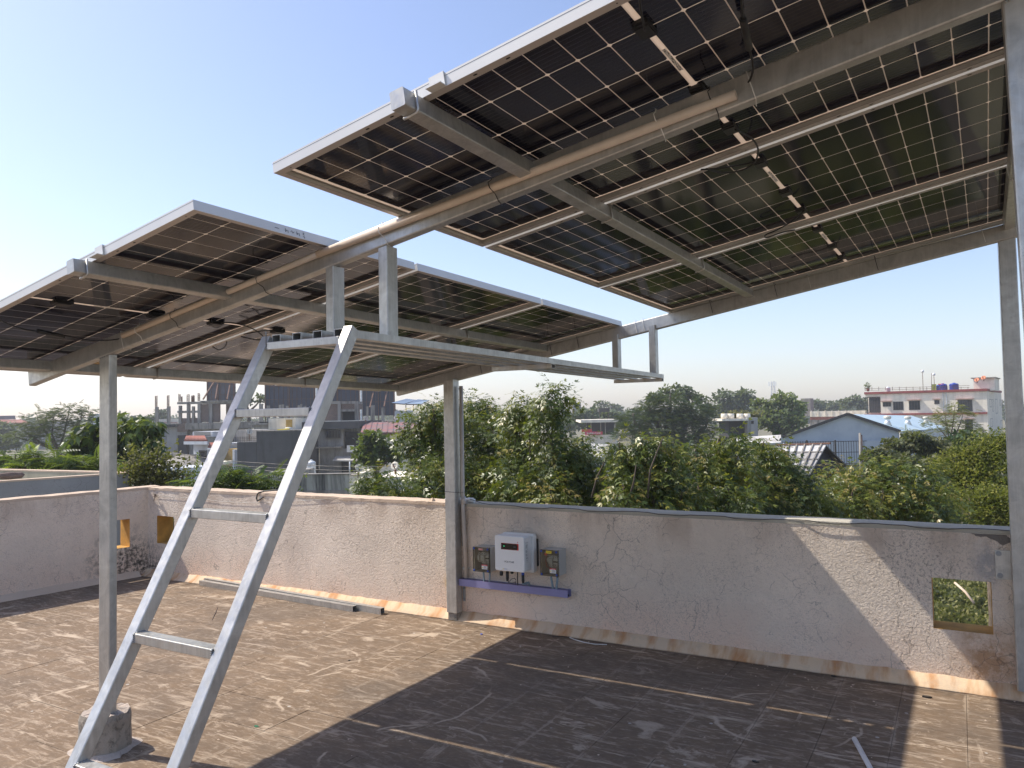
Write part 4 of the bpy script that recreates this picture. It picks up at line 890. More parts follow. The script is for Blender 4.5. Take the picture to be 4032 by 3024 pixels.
def tmpl(kind):
    V = []; F = []
    def quad(p, dx, sd, L, w_, bend=.0):   # leaflet: base, mid-left, tip, mid-right
        p = np.array(p, float); dx = np.array(dx, float); dx /= np.linalg.norm(dx); sd = np.array(sd, float); sd /= np.linalg.norm(sd)
        b = len(V); dn = np.array([0, 0, -bend*L])
        V.extend([p, p+dx*L*.45+sd*w_/2+dn*.3, p+dx*L+dn, p+dx*L*.45-sd*w_/2+dn*.3]); F.append((b, b+1, b+2, b+3))
    if kind == 'neem':
        k = 5; Lf = .13
        for i in range(k):
            t = (i+1)/k; x = Lf*t; z = -.09*t*t
            for s in (-1, 1):
                L = .050*(1-.35*abs(t-.55)); quad((x, 0, z), (.5, s*.75, -.35-.3*(i % 2)), (-.3, s*.35*(-1)**i, .9 if i % 2 else .4), L, .0195, .4)
        quad((Lf, 0, -.09), (.8, 0, -.6), (0, 1, .2), .045, .018, .2)
    elif kind == 'broad':
        for i in range(5):
            a = i*2.4; quad((.03*i, 0, -.004*i), (math.cos(a)*.6+.5, math.sin(a), -.55), (-math.sin(a), math.cos(a), .35), .12, .062, .4)
    elif kind == 'fern':
        k = 9; Lf = .42
        for i in range(k):
            t = (i+.6)/k; x = Lf*t; z = .03*t-.12*t*t
            for s in (-1, 1):
                L = .13*(1-.75*abs(t-.4)); quad((x, 0, z), (.5, s*.9, -.12), (1, -s*.4, .15), L, .030, .15)
    elif kind == 'olive':
        for i in range(6):
            a = i*2.0+.3; quad((.045*i, 0, 0), (math.cos(a), math.sin(a), .1-.1*i), (-math.sin(a), math.cos(a), .5), .05, .034, .2)
    elif kind == 'feather':
        k = 6
        for i in range(k):
            t = (i+.6)/k
            for s in (-1, 1): quad((t, 0, -.15*t*t), (.5, s*.9, -.15), (1, -s*.3, .3), .36*(1-.6*abs(t-.4)), .11, .2)
    else:
        for i in range(4):
            a = i*1.7+.4; quad((math.cos(a)*.2, math.sin(a)*.2, .12*(i-1.5)), (math.cos(a), math.sin(a), .5-.35*i), (-math.sin(a), math.cos(a), .6), .85, .55, .15)
    return np.array(V), np.array(F)
TM = {k: tmpl(k) for k in ('neem', 'broad', 'fern', 'olive', 'feather', 'clump')}
def foliage(name, lobes, kind, mat, parent, dens=1.0, scale=1.0, flat=1.0, up=.0, seed=0, tone=(0.0, 1.0), yellow=.0, keep=None):
    """lobes: (centre Vector, radius in m). Real leaf geometry, one mesh for one crown."""
    V0, F0 = TM[kind]; g = np.random.default_rng(seed+17); base = {'neem': .056, 'broad': .10, 'fern': .15, 'olive': .09, 'feather': .8*scale, 'clump': .9*scale}[kind]
    sc0 = scale if kind in ('feather', 'clump') else 1.0*scale
    Cs, Rs, Ts = [], [], []
    for c, r in lobes:
        nn = max(6, int(dens*14*(r/base)**2)); u = g.normal(size=(nn, 3)); u /= np.linalg.norm(u, axis=1)[:, None]
        rad = r*(.35+.70*g.random(nn)**.5)
        # ragged outline: modulate the radius with low frequency waves
        ph = g.random(6)*6.3; wv = 1+.13*np.sin(3*np.arctan2(u[:, 1], u[:, 0])+ph[0]+2*u[:, 2])+.10*np.sin(7*u[:, 2]+ph[1]+3*u[:, 0])+.08*np.sin(11*u[:, 0]+ph[2]-5*u[:, 1])
        p = u*(rad*wv)[:, None]; p[:, 2] *= flat; lt = g.normal(0, .13)
        Cs.append(p+np.array(c)[None]); Rs.append(u); Ts.append(np.clip(g.beta(1.6, 2.4, nn)+lt+.10*u[:, 2], 0, .98))  # slight lift towards the top: new growth and top light put into the tone
    C_ = np.concatenate(Cs); U_ = np.concatenate(Rs); T_ = np.concatenate(Ts); n_ = len(C_)
    if keep is not None:
        k_ = keep(C_); C_, U_, T_ = C_[k_], U_[k_], T_[k_]; n_ = len(C_)
    dx = U_*np.array([1, 1, .35])+g.normal(0, .45, (n_, 3)); dx[:, 2] += up
    if kind in ('fern', 'feather'): dx[:, 2] *= .35
    dx /= np.linalg.norm(dx, axis=1)[:, None]
    zz = np.array([0, 0, 1.])[None]+g.normal(0, .35, (n_, 3)); yy = np.cross(zz, dx); yy /= np.linalg.norm(yy, axis=1)[:, None]; zz = np.cross(dx, yy)
    S = sc0*g.uniform(.7, 1.25, n_)
    if yellow: T_ = np.where(g.random(n_) < yellow, .97, T_)
    L = V0[None]*S[:, None, None]
    Vw = C_[:, None]+L[..., 0:1]*dx[:, None]+L[..., 1:2]*yy[:, None]+L[..., 2:3]*zz[:, None]
    nv = len(V0); Fw = (F0[None]+(np.arange(n_)*nv)[:, None, None]).reshape(-1, 4); o = worldpos(parent)
    Vw = Vw.reshape(-1, 3)-np.array(o)[None]
    me = bpy.data.meshes.new(name); me.vertices.add(len(Vw)); me.vertices.foreach_set('co', Vw.astype(np.float32).ravel())
    me.loops.add(len(Fw)*4); me.loops.foreach_set('vertex_index', Fw.astype(np.int32).ravel()); me.polygons.add(len(Fw))
    me.polygons.foreach_set('loop_start', (np.arange(len(Fw))*4).astype(np.int32)); me.materials.append(mat)
    at_ = me.attributes.new('tone', 'FLOAT', 'FACE'); at_.data.foreach_set('value', np.repeat(T_, len(F0)).astype(np.float32)); me.update(calc_edges=True)
    ob = bpy.data.objects.new(name, me); COL.objects.link(ob); ob.parent = parent; return ob
LEAFCOUNT = [0]
def tree(name, label, px_lobes, kind, mat, cat='tree', dens=1.0, scale=1.0, flat=.9, seed=1, group=None, base=None, trunk=.09, up=0.0, yellow=0.0, extra=(), branch=True, gz=GZ, fill=.5):
    r = random.Random(seed); lobes = []
    for px, py, D, rp in px_lobes:
        c = at(px, py, D+r.uniform(-.25, .25)*rp*D/FPX); R = rp*D/FPX; lobes.append((c, R*.86))
        if fill:
            for _ in range(2):   # smaller satellites break up the outline
                a = r.uniform(0, 6.3); q = c+Vector((math.cos(a), math.sin(a)*.8, r.uniform(-.5, .75)))*R*r.uniform(.6, .95); lobes.append((q, R*r.uniform(.28, .45)))
    cx = sum(l[0].x*l[1] for l in lobes)/sum(l[1] for l in lobes); cy = sum(l[0].y*l[1] for l in lobes)/sum(l[1] for l in lobes); low = min(l[0].z-l[1] for l in lobes); 
    if base: cx, cy = base
    t = thing(name, label, cat, (cx, cy, gz), group)
    tb = MB(); mid = Vector((cx+r.uniform(-.1, .1), cy+.1, max(low-.1, gz+.6)))
    tb.tube([(cx, cy, gz), Vector((cx, cy, gz)).lerp(mid, .5)+Vector((trunk*.6, 0, 0)), mid], [trunk*1.25, trunk, trunk*.8], 8)
    if branch:
        for c, R in lobes:
            if R < max(l[1] for l in lobes)*.5: continue
            m = mid.lerp(c, .5)+Vector((r.uniform(-1, 1), r.uniform(-1, 1), r.uniform(-.2, .6)))*R*.25
            tb.tube([mid, m, c, c+Vector((r.uniform(-.3, .3), r.uniform(-.3, .3), .8))*R*.8], [trunk*.6, trunk*.4, trunk*.22, trunk*.08], 6)
    part('trunk', tb, M['bark'], t)
    f = foliage('crown', lobes, kind, M[mat], t, dens, scale, flat, up, seed, yellow=yellow); LEAFCOUNT[0] += len(f.data.polygons)*2
    return t
NG = 'neem trees beyond the parapet'
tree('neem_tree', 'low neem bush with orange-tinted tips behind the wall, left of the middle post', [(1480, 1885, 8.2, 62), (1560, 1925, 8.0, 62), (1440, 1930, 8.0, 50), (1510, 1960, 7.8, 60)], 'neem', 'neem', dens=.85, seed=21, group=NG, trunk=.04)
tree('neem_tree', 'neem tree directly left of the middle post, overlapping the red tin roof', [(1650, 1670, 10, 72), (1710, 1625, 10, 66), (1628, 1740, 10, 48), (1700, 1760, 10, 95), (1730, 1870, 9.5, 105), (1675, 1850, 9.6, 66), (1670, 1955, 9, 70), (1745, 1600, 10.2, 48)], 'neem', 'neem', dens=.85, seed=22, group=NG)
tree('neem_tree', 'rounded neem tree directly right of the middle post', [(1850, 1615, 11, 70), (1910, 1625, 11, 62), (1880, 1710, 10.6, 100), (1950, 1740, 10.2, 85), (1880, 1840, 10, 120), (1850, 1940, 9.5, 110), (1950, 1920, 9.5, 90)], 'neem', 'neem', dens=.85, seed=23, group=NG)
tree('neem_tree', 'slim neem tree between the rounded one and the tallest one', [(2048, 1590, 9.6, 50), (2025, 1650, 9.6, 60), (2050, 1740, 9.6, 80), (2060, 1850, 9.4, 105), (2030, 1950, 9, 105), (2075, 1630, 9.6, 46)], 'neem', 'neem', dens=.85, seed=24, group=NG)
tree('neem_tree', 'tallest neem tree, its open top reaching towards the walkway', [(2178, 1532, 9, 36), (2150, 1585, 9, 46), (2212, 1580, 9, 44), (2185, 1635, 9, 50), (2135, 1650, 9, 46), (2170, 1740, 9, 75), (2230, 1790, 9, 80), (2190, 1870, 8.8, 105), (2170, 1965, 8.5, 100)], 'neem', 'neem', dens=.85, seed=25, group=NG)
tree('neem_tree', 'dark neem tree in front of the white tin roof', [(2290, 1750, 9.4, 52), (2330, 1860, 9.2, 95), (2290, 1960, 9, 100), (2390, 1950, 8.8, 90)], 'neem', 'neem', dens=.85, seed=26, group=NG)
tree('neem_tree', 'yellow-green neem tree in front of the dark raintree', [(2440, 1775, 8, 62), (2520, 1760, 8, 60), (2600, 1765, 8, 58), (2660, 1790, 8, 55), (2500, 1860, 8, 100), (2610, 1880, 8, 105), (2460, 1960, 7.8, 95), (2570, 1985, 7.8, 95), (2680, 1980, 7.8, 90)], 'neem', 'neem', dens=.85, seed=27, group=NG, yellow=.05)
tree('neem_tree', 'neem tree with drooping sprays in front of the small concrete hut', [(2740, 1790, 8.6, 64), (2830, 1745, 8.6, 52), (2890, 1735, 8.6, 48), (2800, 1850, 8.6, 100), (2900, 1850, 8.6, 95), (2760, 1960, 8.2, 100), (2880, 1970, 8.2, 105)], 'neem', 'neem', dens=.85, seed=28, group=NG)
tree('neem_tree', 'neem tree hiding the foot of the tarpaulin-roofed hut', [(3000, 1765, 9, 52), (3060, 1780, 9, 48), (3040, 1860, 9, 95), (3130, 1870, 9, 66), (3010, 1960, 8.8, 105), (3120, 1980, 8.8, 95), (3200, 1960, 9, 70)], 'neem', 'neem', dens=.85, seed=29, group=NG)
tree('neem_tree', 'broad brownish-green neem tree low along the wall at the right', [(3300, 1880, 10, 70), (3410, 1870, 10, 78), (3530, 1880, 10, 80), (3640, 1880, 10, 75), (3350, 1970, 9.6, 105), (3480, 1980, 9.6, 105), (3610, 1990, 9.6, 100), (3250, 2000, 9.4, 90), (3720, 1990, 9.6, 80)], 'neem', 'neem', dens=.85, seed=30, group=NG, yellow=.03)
# bare shoots rising out of the neem crowns
sh_ = [((2470, 1990), (2495, 1900), (2505, 1830), (7.6)), ((2090, 1860), (2085, 1720), (2090, 1650), (9.0)), ((2550, 1960), (2560, 1850), (2610, 1720), (7.6)), ((2330, 1960), (2350, 1880), (2400, 1780), (8.0))]
for i, (a, b, c, D) in enumerate(sh_):
    A, B_, C2 = at(*a, D), at(*b, D), at(*c, D); 
    t = bpy.data.objects.new('shoot', MB().tube([A, B_, C2], [.012, .009, .004], 6).mesh('shoot', M['bark'], A)); COL.objects.link(t)
    par = [o for o in bpy.data.objects if o.name.startswith('neem_tree') and o.type == 'EMPTY']; par.sort(key=lambda o: (o.location.xy-A.xy).length); t.parent = par[0]; t.location = A-par[0].location
tree('thorn_tree', 'bright yellow-green feathery tree at the right, beside the near post', [(3770, 1840, 14, 75), (3850, 1790, 14, 70), (3930, 1760, 14, 62), (3800, 1930, 13.6, 100), (3920, 1880, 13.6, 110), (3840, 2020, 13, 105), (3950, 2000, 13, 105)], 'olive', 'bright', seed=40, dens=3.0, scale=.9, yellow=.05)
tree('thorn_bush', 'grey-green thorny bush in front of the blue shed fence', [(3440, 1800, 24, 50), (3520, 1770, 24, 60), (3600, 1745, 24, 58), (3680, 1770, 24, 60), (3560, 1840, 23, 75), (3680, 1850, 23, 70), (3740, 1790, 24, 50)], 'clump', 'greygreen', 'bush', seed=41, scale=.16, dens=1.5)
tree('acacia_tree', 'open-crowned tree in front of the cream house with red bands', [(3760, 1605, 40, 30), (3720, 1635, 40, 38), (3790, 1640, 40, 40), (3690, 1680, 40, 46), (3760, 1690, 40, 50), (3820, 1690, 40, 40), (3870, 1710, 38, 34), (3575, 1700, 36, 22), (3590, 1720, 36, 30)], 'feather', 'bright', seed=42, scale=.24, dens=1.3, trunk=.07)
tree('leafy_tree', 'small dark green tree between the bright tree and the grey-green bush', [(3760, 1745, 30, 40), (3820, 1735, 30, 46), (3890, 1740, 30, 34)], 'clump', 'rain', seed=43, scale=.2, dens=1.6)
# dark raintree and its companion
tree('raintree', 'large dark dome-shaped raintree in the middle distance', [(2640, 1600, 58, 88), (2560, 1620, 58, 72), (2720, 1620, 58, 78), (2500, 1665, 57, 70), (2600, 1680, 57, 92), (2700, 1690, 57, 92), (2780, 1680, 58, 58), (2460, 1700, 57, 45), (2550, 1720, 56, 62), (2660, 1740, 56, 70), (2760, 1740, 57, 55)], 'feather', 'rain', seed=44, scale=.42, dens=2.4, flat=.72, trunk=.5)
tree('leafy_tree', 'grey-green treetop showing behind the dark raintree', [(2620, 1555, 80, 35), (2680, 1548, 80, 38), (2740, 1575, 80, 36), (2790, 1610, 80, 30), (2570, 1570, 80, 22)], 'clump', 'hazy', seed=45, scale=.55, dens=1.3)
tree('leafy_tree', 'pale green tree in front of the low long terrace', [(3010, 1600, 75, 48), (3075, 1580, 75, 46), (3120, 1610, 75, 50), (3060, 1650, 74, 60), (3140, 1660, 74, 44), (3000, 1660, 74, 34), (3090, 1700, 74, 46)], 'clump', 'pale', seed=46, scale=.5, dens=1.1, trunk=.3)
tree('leafy_tree', 'tall hazy tree left of the telecom tower', [(2850, 1570, 120, 40), (2905, 1575, 120, 38), (2945, 1560, 120, 38), (2880, 1610, 120, 48), (2840, 1630, 120, 36), (2930, 1620, 120, 40)], 'clump', 'hazy', seed=47, scale=.8, dens=1.1, trunk=.4)
for i, (pl, lab) in enumerate((([(3225, 1600, 160, 26), (3205, 1590, 160, 16)], 'thin-topped hazy tree just left of the distant round ones'), ([(3260, 1600, 170, 28), (3290, 1598, 170, 24)], 'pair of round hazy trees above the long terrace'), ([(3335, 1590, 150, 26), (3370, 1578, 150, 28), (3395, 1595, 150, 26)], 'hazy trees beside the left end of the cream house'),
        ([(2360, 1592, 180, 16), (2355, 1612, 180, 16)], 'first of the poplar-like distant trees, nearest the water tower'), ([(2390, 1592, 180, 15), (2393, 1612, 180, 16)], 'second poplar-like distant tree'), ([(2418, 1600, 180, 12), (2437, 1606, 180, 14)], 'low pair at the right end of the poplar-like distant trees'),
        ([(2260, 1650, 110, 36), (2320, 1640, 110, 34), (2300, 1665, 110, 30), (2390, 1640, 110, 34), (2350, 1625, 115, 26), (2230, 1680, 105, 34), (2440, 1660, 110, 30)], 'hazy green trees behind the shop with pink banners'))):
    tree('distant_tree', lab, pl, 'clump', 'hazy', seed=50+i, scale=.85, dens=1.2, trunk=.3, branch=False, group='hazy trees on the skyline', fill=.0 if i in (3, 4) else .5)
# left side
tree('feathery_tree', 'big grey-green feathery tree at the left with a wispy top', [(150, 1660, 48, 55), (100, 1700, 48, 48), (210, 1650, 48, 52), (270, 1630, 48, 52), (320, 1650, 48, 50), (190, 1720, 48, 60), (280, 1710, 48, 65), (340, 1700, 48, 46), (60, 1720, 47, 36)], 'feather', 'hazy', seed=70, scale=.36, dens=1.7, flat=.9, trunk=.15)
tree('leafy_tree', 'tree with large glossy drooping leaves, split by the left post', [(370, 1690, 16, 34), (345, 1740, 16, 46), (320, 1760, 16, 34), (480, 1700, 16, 44), (540, 1690, 16, 40), (590, 1675, 16, 26), (470, 1760, 16, 62), (540, 1760, 16, 52), (600, 1760, 16, 26), (400, 1770, 16, 60), (430, 1820, 16, 60), (500, 1830, 16, 60)], 'broad', 'broad', seed=71, dens=.95, scale=1.45, trunk=.12)
tree('olive_shrub', 'olive-yellow small-leaved shrub above the corner of the parapets', [(560, 1820, 12, 45), (620, 1800, 12, 42), (530, 1870, 12, 50), (600, 1870, 12, 56), (670, 1860, 12, 44), (720, 1890, 12, 34), (640, 1915, 12, 50), (550, 1915, 12, 45)], 'olive', 'olive', 'shrub', seed=72, dens=1.5, scale=1.15, trunk=.05)
tree('fern_tree', 'low spreading canopy of feathery fronds behind the grey roof wall', [(-20, 1815, 15, 50), (60, 1815, 15, 52), (150, 1810, 15, 52), (240, 1815, 15, 52), (330, 1825, 15, 50), (390, 1835, 15, 46), (100, 1850, 14.6, 50), (260, 1850, 14.6, 50), (400, 1870, 14.6, 40), (490, 1880, 14.4, 34)], 'fern', 'fern', seed=73, dens=2.2, flat=.5, scale=.95, yellow=.05, trunk=.1)
tree('fern_shrub', 'dark feathery shrub rising behind the ladder rails', [(800, 1880, 11, 36), (760, 1900, 11, 34), (900, 1850, 11, 34), (920, 1890, 11, 44), (990, 1880, 11, 46), (1060, 1890, 11, 46), (1010, 1925, 11, 46), (1090, 1925, 11, 36), (870, 1920, 11, 40), (950, 1930, 11, 40)], 'fern', 'fern', 'shrub', seed=74, dens=2.0, scale=.75, flat=.7, trunk=.05)
tree('leafy_tree', 'round mid-green tree between the dark building and the red tin roof', [(1470, 1720, 32, 42), (1440, 1770, 32, 50), (1510, 1760, 32, 46), (1550, 1790, 32, 36), (1480, 1800, 32, 50), (1420, 1800, 32, 26)], 'clump', 'broad', seed=75, scale=.26, dens=1.4, trunk=.15)
tree('distant_tree', 'small hazy tree seen between the two bare columns', [(635, 1625, 140, 22), (650, 1635, 140, 18), (625, 1640, 140, 16)], 'clump', 'hazy', seed=76, scale=.8, dens=1.2, branch=False, group='hazy trees on the skyline')
tree('distant_tree', 'hazy trees right of the left post', [(510, 1655, 120, 26), (560, 1660, 120, 20), (480, 1670, 120, 24), (590, 1650, 120, 14)], 'clump', 'hazy', seed=77, scale=.8, dens=1.2, branch=False, group='hazy trees on the skyline')
tree('leafy_tree', 'tree between the first and second billboards', [(950, 1560, 90, 24), (965, 1580, 90, 26), (1030, 1570, 90, 22), (950, 1600, 90, 22)], 'clump', 'hazy', seed=78, scale=.5, dens=1.0, trunk=.25)
tree('distant_tree', 'blue-hazed tree mass at the far left edge', [(-20, 1700, 110, 44), (20, 1690, 110, 34), (50, 1740, 90, 30), (0, 1750, 90, 40)], 'clump', 'hazy', seed=79, scale=.8, dens=1.2, branch=False, group='hazy trees on the skyline')
# far tree belt and ground scrub
bl = []; r = random.Random(5)
for i in range(170):
    px = -500+i*30+r.uniform(-12, 12); D = r.uniform(240, 340); bl.append((at(px, 1652-.0188*(px-2016)+r.uniform(-8, 10), D), r.uniform(2.2, 4.6)))
root = thing('tree_belt', 'x', 'x'); fb = foliage('tree_belt', bl, 'clump', M['hazy'], root, 1.0, 1.5, .8, seed=99); fb.parent = None; bpy.data.objects.remove(root); fb['kind'] = 'stuff'; LEAFCOUNT[0] += len(fb.data.polygons)*2
def nobuild(Cw): return Cw[:, 2] > GZ-.2
bl = []
for i in range(330):
    D = r.uniform(13, 75); px = r.uniform(-300, 4300); c = at(px, 1600, D); bl.append((Vector((c.x, c.y, GZ+r.uniform(.0, .5))), r.uniform(.35, .8)*(1+D/60)))
root = thing('scrub', 'x', 'x'); fb = foliage('scrub', bl, 'clump', M['greygreen'], root, 1.0, .17, .5, seed=98, keep=nobuild); fb.parent = None; bpy.data.objects.remove(root); fb['kind'] = 'stuff'; LEAFCOUNT[0] += len(fb.data.polygons)*2
# grass and weeds seen through the right-hand opening of the parapet
gb = []; r = random.Random(6)
for i in range(150):
    D = r.uniform(14, 26); px = r.uniform(3500, 4050); c = at(px, 2300, D); gb.append((Vector((c.x, c.y, GZ+.06)), r.uniform(.2, .5)))
root = thing('weeds', 'x', 'x'); M['weed'] = leafmat('dry_green_weeds', [(.06, .07, .025), (.13, .14, .045), (.21, .205, .07), (.30, .27, .12)], .35, .6); fb = foliage('weeds', gb, 'olive', M['weed'], root, 1.6, 1.6, .7, up=.5, seed=97, keep=nobuild); fb.parent = None; bpy.data.objects.remove(root); fb['kind'] = 'stuff'; LEAFCOUNT[0] += len(fb.data.polygons)*2
solo('dry_stick', MB().tube([hit(3760, 2295, (0, 0, 1), (0, 0, GZ+.9)), hit(3800, 2330, (0, 0, 1), (0, 0, GZ+.8)), hit(3835, 2375, (0, 0, 1), (0, 0, GZ+.6))], .03, 5), M['cope_pink'], 'long pale bare stick in the weeds, seen through the right-hand wall opening', 'stick', hit(3800, 2330, (0, 0, 1), (0, 0, GZ+.8)))
print('leaf tris', LEAFCOUNT[0])
# ================================================================== buildings beyond
class Fac:
    """vertical plane through a point with horizontal direction h; rectangles are given in photograph pixels and become solids"""
    def __init__(s, px, py, D, h):
        s.P = at(px, py, D); s.h = Vector(h).normalized(); s.n = Z.cross(s.h)      # n: away from the camera
        if s.n.dot(s.P-CAM) < 0: s.n = -s.n
    def pt(s, px, py, off=0.0): return hit(px, py, s.n, s.P-s.n*off)
    def rect(s, x0, y0, x1, y1):
        xm, ym = (x0+x1)/2, (y0+y1)/2; a, b = (s.pt(x0, ym)-s.P).dot(s.h), (s.pt(x1, ym)-s.P).dot(s.h); return a, b, s.pt(xm, y1).z, s.pt(xm, y0).z
    def box(s, mb, x0, y0, x1, y1, front=0.0, back=.3, mi=0, z0=None):
        a, b, c, d_ = s.rect(x0, y0, x1, y1); c = c if z0 is None else z0
        ctr = s.P+s.h*((a+b)/2)+s.n*((back-front)/2); ctr.z = (c+d_)/2
        mb.obox(ctr, s.h, s.n, Z, abs(b-a)/2, (back+front)/2, (d_-c)/2, mi); return mb
    def window(s, parent, x0, y0, x1, y1, bars=3, frame='win_frame', shade=None, lab=None):
        a, b, c, d_ = s.rect(x0, y0, x1, y1); fw_ = .05; mb = MB()
        def bx(a0, b0, c0, d0, f, bk, m=mb): 
            ctr = s.P+s.h*((a0+b0)/2)+s.n*((bk-f)/2); ctr.z = (c0+d0)/2; m.obox(ctr, s.h, s.n, Z, abs(b0-a0)/2, (bk+f)/2, (d0-c0)/2)
        lo, hi = min(a, b), max(a, b)
        bx(lo, hi, d_-fw_, d_, .03, 0); bx(lo, hi, c, c+fw_, .03, 0); bx(lo, lo+fw_, c+fw_, d_-fw_, .03, 0); bx(hi-fw_, hi, c+fw_, d_-fw_, .03, 0)
        for i in range(1, bars+1): xx = lo+(hi-lo)*i/(bars+1); bx(xx-.02, xx+.02, c+fw_, d_-fw_, .028, 0)
        w_ = part('window', mb, M[frame], parent, lab); g = MB(); bx(lo+fw_, hi-fw_, c+fw_, d_-fw_, .006, 0, g); part('pane', g, M['dark_glass'], w_)
        if shade: k = MB(); bx(lo-.15, hi+.15, d_+.08, d_+.15, .55, 0, k); part('sunshade', k, M[shade], parent)
        return w_
M['win_frame'] = simple('dark_window_frame', (.05, .045, .04), .6); M['dark_glass'] = simple('dark_window_pane', (.015, .017, .02), .12, 0, .2, 2)
M['cream'] = plaster('weathered_cream_wall', (.84, .77, .64), crack=0, rb=.2, low_pink=False, drip=.16)
M['whitewash'] = plaster('blue_white_wall', (.62, .65, .68), crack=0, rb=.2, low_pink=False, drip=.12)
M['redband'] = simple('oxide_red_band', (.26, .055, .045), .8, 0, .2, 3); M['pinkshade'] = simple('pink_sunshade', (.50, .30, .24), .8, 0, .2, 3)
M['darkwall'] = plaster('rain_stained_shaded_wall', (.10, .10, .10), crack=0, rb=.3, low_pink=False, drip=.65)  # rain stains, plus shade put into the dark base colour
M['greywall'] = plaster('bare_grey_plaster_wall', (.36, .35, .33), crack=0, rb=.3, low_pink=False, drip=.45)
M['rawcon'] = plaster('raw_weathered_concrete', (.34, .315, .275), crack=0, rb=.4, low_pink=False, drip=.7)
M['streak'] = plaster('black_streaked_parapet', (.42, .42, .36), crack=0, rb=.3, low_pink=False, drip=.95)
def brickmat():
    m, nt, b = nmat('rough_brickwork'); br = N(nt, 'ShaderNodeTexBrick'); br.inputs['Scale'].default_value = 1.0; br.inputs['Brick Width'].default_value = .24; br.inputs['Row Height'].default_value = .085; br.inputs['Mortar Size'].default_value = .012
    t = N(nt, 'ShaderNodeNewGeometry'); sp = N(nt, 'ShaderNodeSeparateXYZ'); nt.links.new(t.outputs['Position'], sp.inputs[0]); cb = N(nt, 'ShaderNodeCombineXYZ')
    nt.links.new(math_(nt, 'ADD', sp.outputs[0], sp.outputs[1]), cb.inputs[0]); nt.links.new(sp.outputs[2], cb.inputs[1]); nt.links.new(cb.outputs[0], br.inputs['Vector'])
    br.inputs['Color1'].default_value = (.15, .095, .075, 1); br.inputs['Color2'].default_value = (.20, .125, .095, 1); br.inputs['Mortar'].default_value = (.22, .20, .17, 1); nt.links.new(br.outputs[0], b.inputs['Base Color']); b.inputs['Roughness'].default_value = .95; return m
M['brick'] = brickmat()
def tin(name, c1, c2, rib=6.0, axis=(1, 0, 0)):
    m, nt, b = nmat(name); co = coords(nt, 'World')
    nt.links.new(mix(nt, ramp(nt, noise(nt, coords(nt, 'World', (1, 1, 1)), .9, 5, .6), [(.42, 0), (.58, 1)]), c1, c2), b.inputs['Base Color']); b.inputs['Roughness'].default_value = .55; return m
M['bluetin'] = tin('pale_blue_sheet', (.42, .55, .62), (.48, .60, .66)); M['bluewall'] = tin('blue_sheet_wall', (.42, .47, .51), (.48, .53, .56)); M['redtin'] = tin('rusted_red_sheet', (.30, .10, .075), (.17, .13, .11)); M['tarp'] = tin('dirty_white_sheet', (.50, .50, .49), (.30, .29, .28)); M['whitetin'] = tin('white_sheet', (.62, .60, .55), (.42, .38, .33))
M['navy'] = simple('navy_tarpaulin', (.022, .03, .055), .6, 0, .3, 1.2); M['boardback'] = simple('grey_board_back', (.10, .10, .12), .7, 0, .25, 1.0); M['rust'] = simple('rusty_steel', (.14, .07, .045), .8); M['tankblue'] = simple('blue_tank', (.02, .06, .38), .45); M['tankwhite'] = simple('white_tank', (.72, .74, .74), .45)
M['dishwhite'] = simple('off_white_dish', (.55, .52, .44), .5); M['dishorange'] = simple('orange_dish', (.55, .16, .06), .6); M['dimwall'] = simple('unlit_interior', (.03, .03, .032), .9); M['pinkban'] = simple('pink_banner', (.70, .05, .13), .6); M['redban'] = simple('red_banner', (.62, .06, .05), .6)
M['tilered'] = simple('red_clay_tile', (.26, .085, .055), .8, 0, .3, 8); M['ochre'] = simple('ochre_wall', (.40, .27, .08), .9); M['greenyel'] = simple('green_yellow_cloth', (.25, .32, .05), .8, 0, .6, 4); M['shutter'] = simple('grey_shutter', (.20, .21, .23), .6)
CH = (_R.x, _R.y, 0)     # roughly parallel to the picture
def bldg(name, label, F, px, cat='building', group=None):
    p = F.pt(px, 1650); return thing(name, label, cat, (p.x, p.y, GZ), group)

# cream house with red bands (right)
HX = Vector((math.cos(-.113), math.sin(-.113), 0)); F = Fac(3650, 1600, 95, HX); b = bldg('apartment_house', 'cream two-storey house with dark red bands and a crowded flat roof', F, 3650)
m = MB(); F.box(m, 3467, 1546, 3887, 1620, 0, 20, z0=GZ); part('wall', m, M['cream'], b)
m = MB(); F.box(m, 3405, 1546, 3466, 1562, 0, 13); F.box(m, 3405, 1563, 3466, 1700, -2.2, 13, z0=GZ); part('wall', m, M['cream'], b, 'recessed balcony side')
g_ = MB()
for i in range(9): x_ = 3409+i*6.6; F.box(g_, x_, 1563, x_+1.6, 1626, .02, .03)
for y_ in (1563, 1594, 1624): F.box(g_, 3407, y_, 3465, y_+2, .04, .02)
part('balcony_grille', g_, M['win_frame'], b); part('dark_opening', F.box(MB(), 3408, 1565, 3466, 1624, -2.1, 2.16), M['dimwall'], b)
for (x0, y0, x1, y1) in ((3404, 1537, 3888, 1546), (3404, 1626, 3888, 1633)):
    part('band', F.box(MB(), x0, y0, x1, y1, .25, 20.1), M['redband'], b)
for x0, y0, x1, y1, sd, nb in ((3476, 1583, 3509, 1601, 1, 2), (3517, 1581, 3557, 1615, 0, 3), (3579, 1578, 3623, 1614, 1, 3), (3679, 1575, 3699, 1591, 1, 1), (3771, 1574, 3829, 1620, 1, 5), (3800, 1652, 3831, 1690, 1, 3)): F.window(b, x0, y0, x1, y1, nb, shade='pinkshade' if sd else None)
Fs = Fac(3887, 1600, 95, Y); Fs.P = F.pt(3887, 1600); Fs.h = Z.cross(HX); Fs.n = -HX.copy()
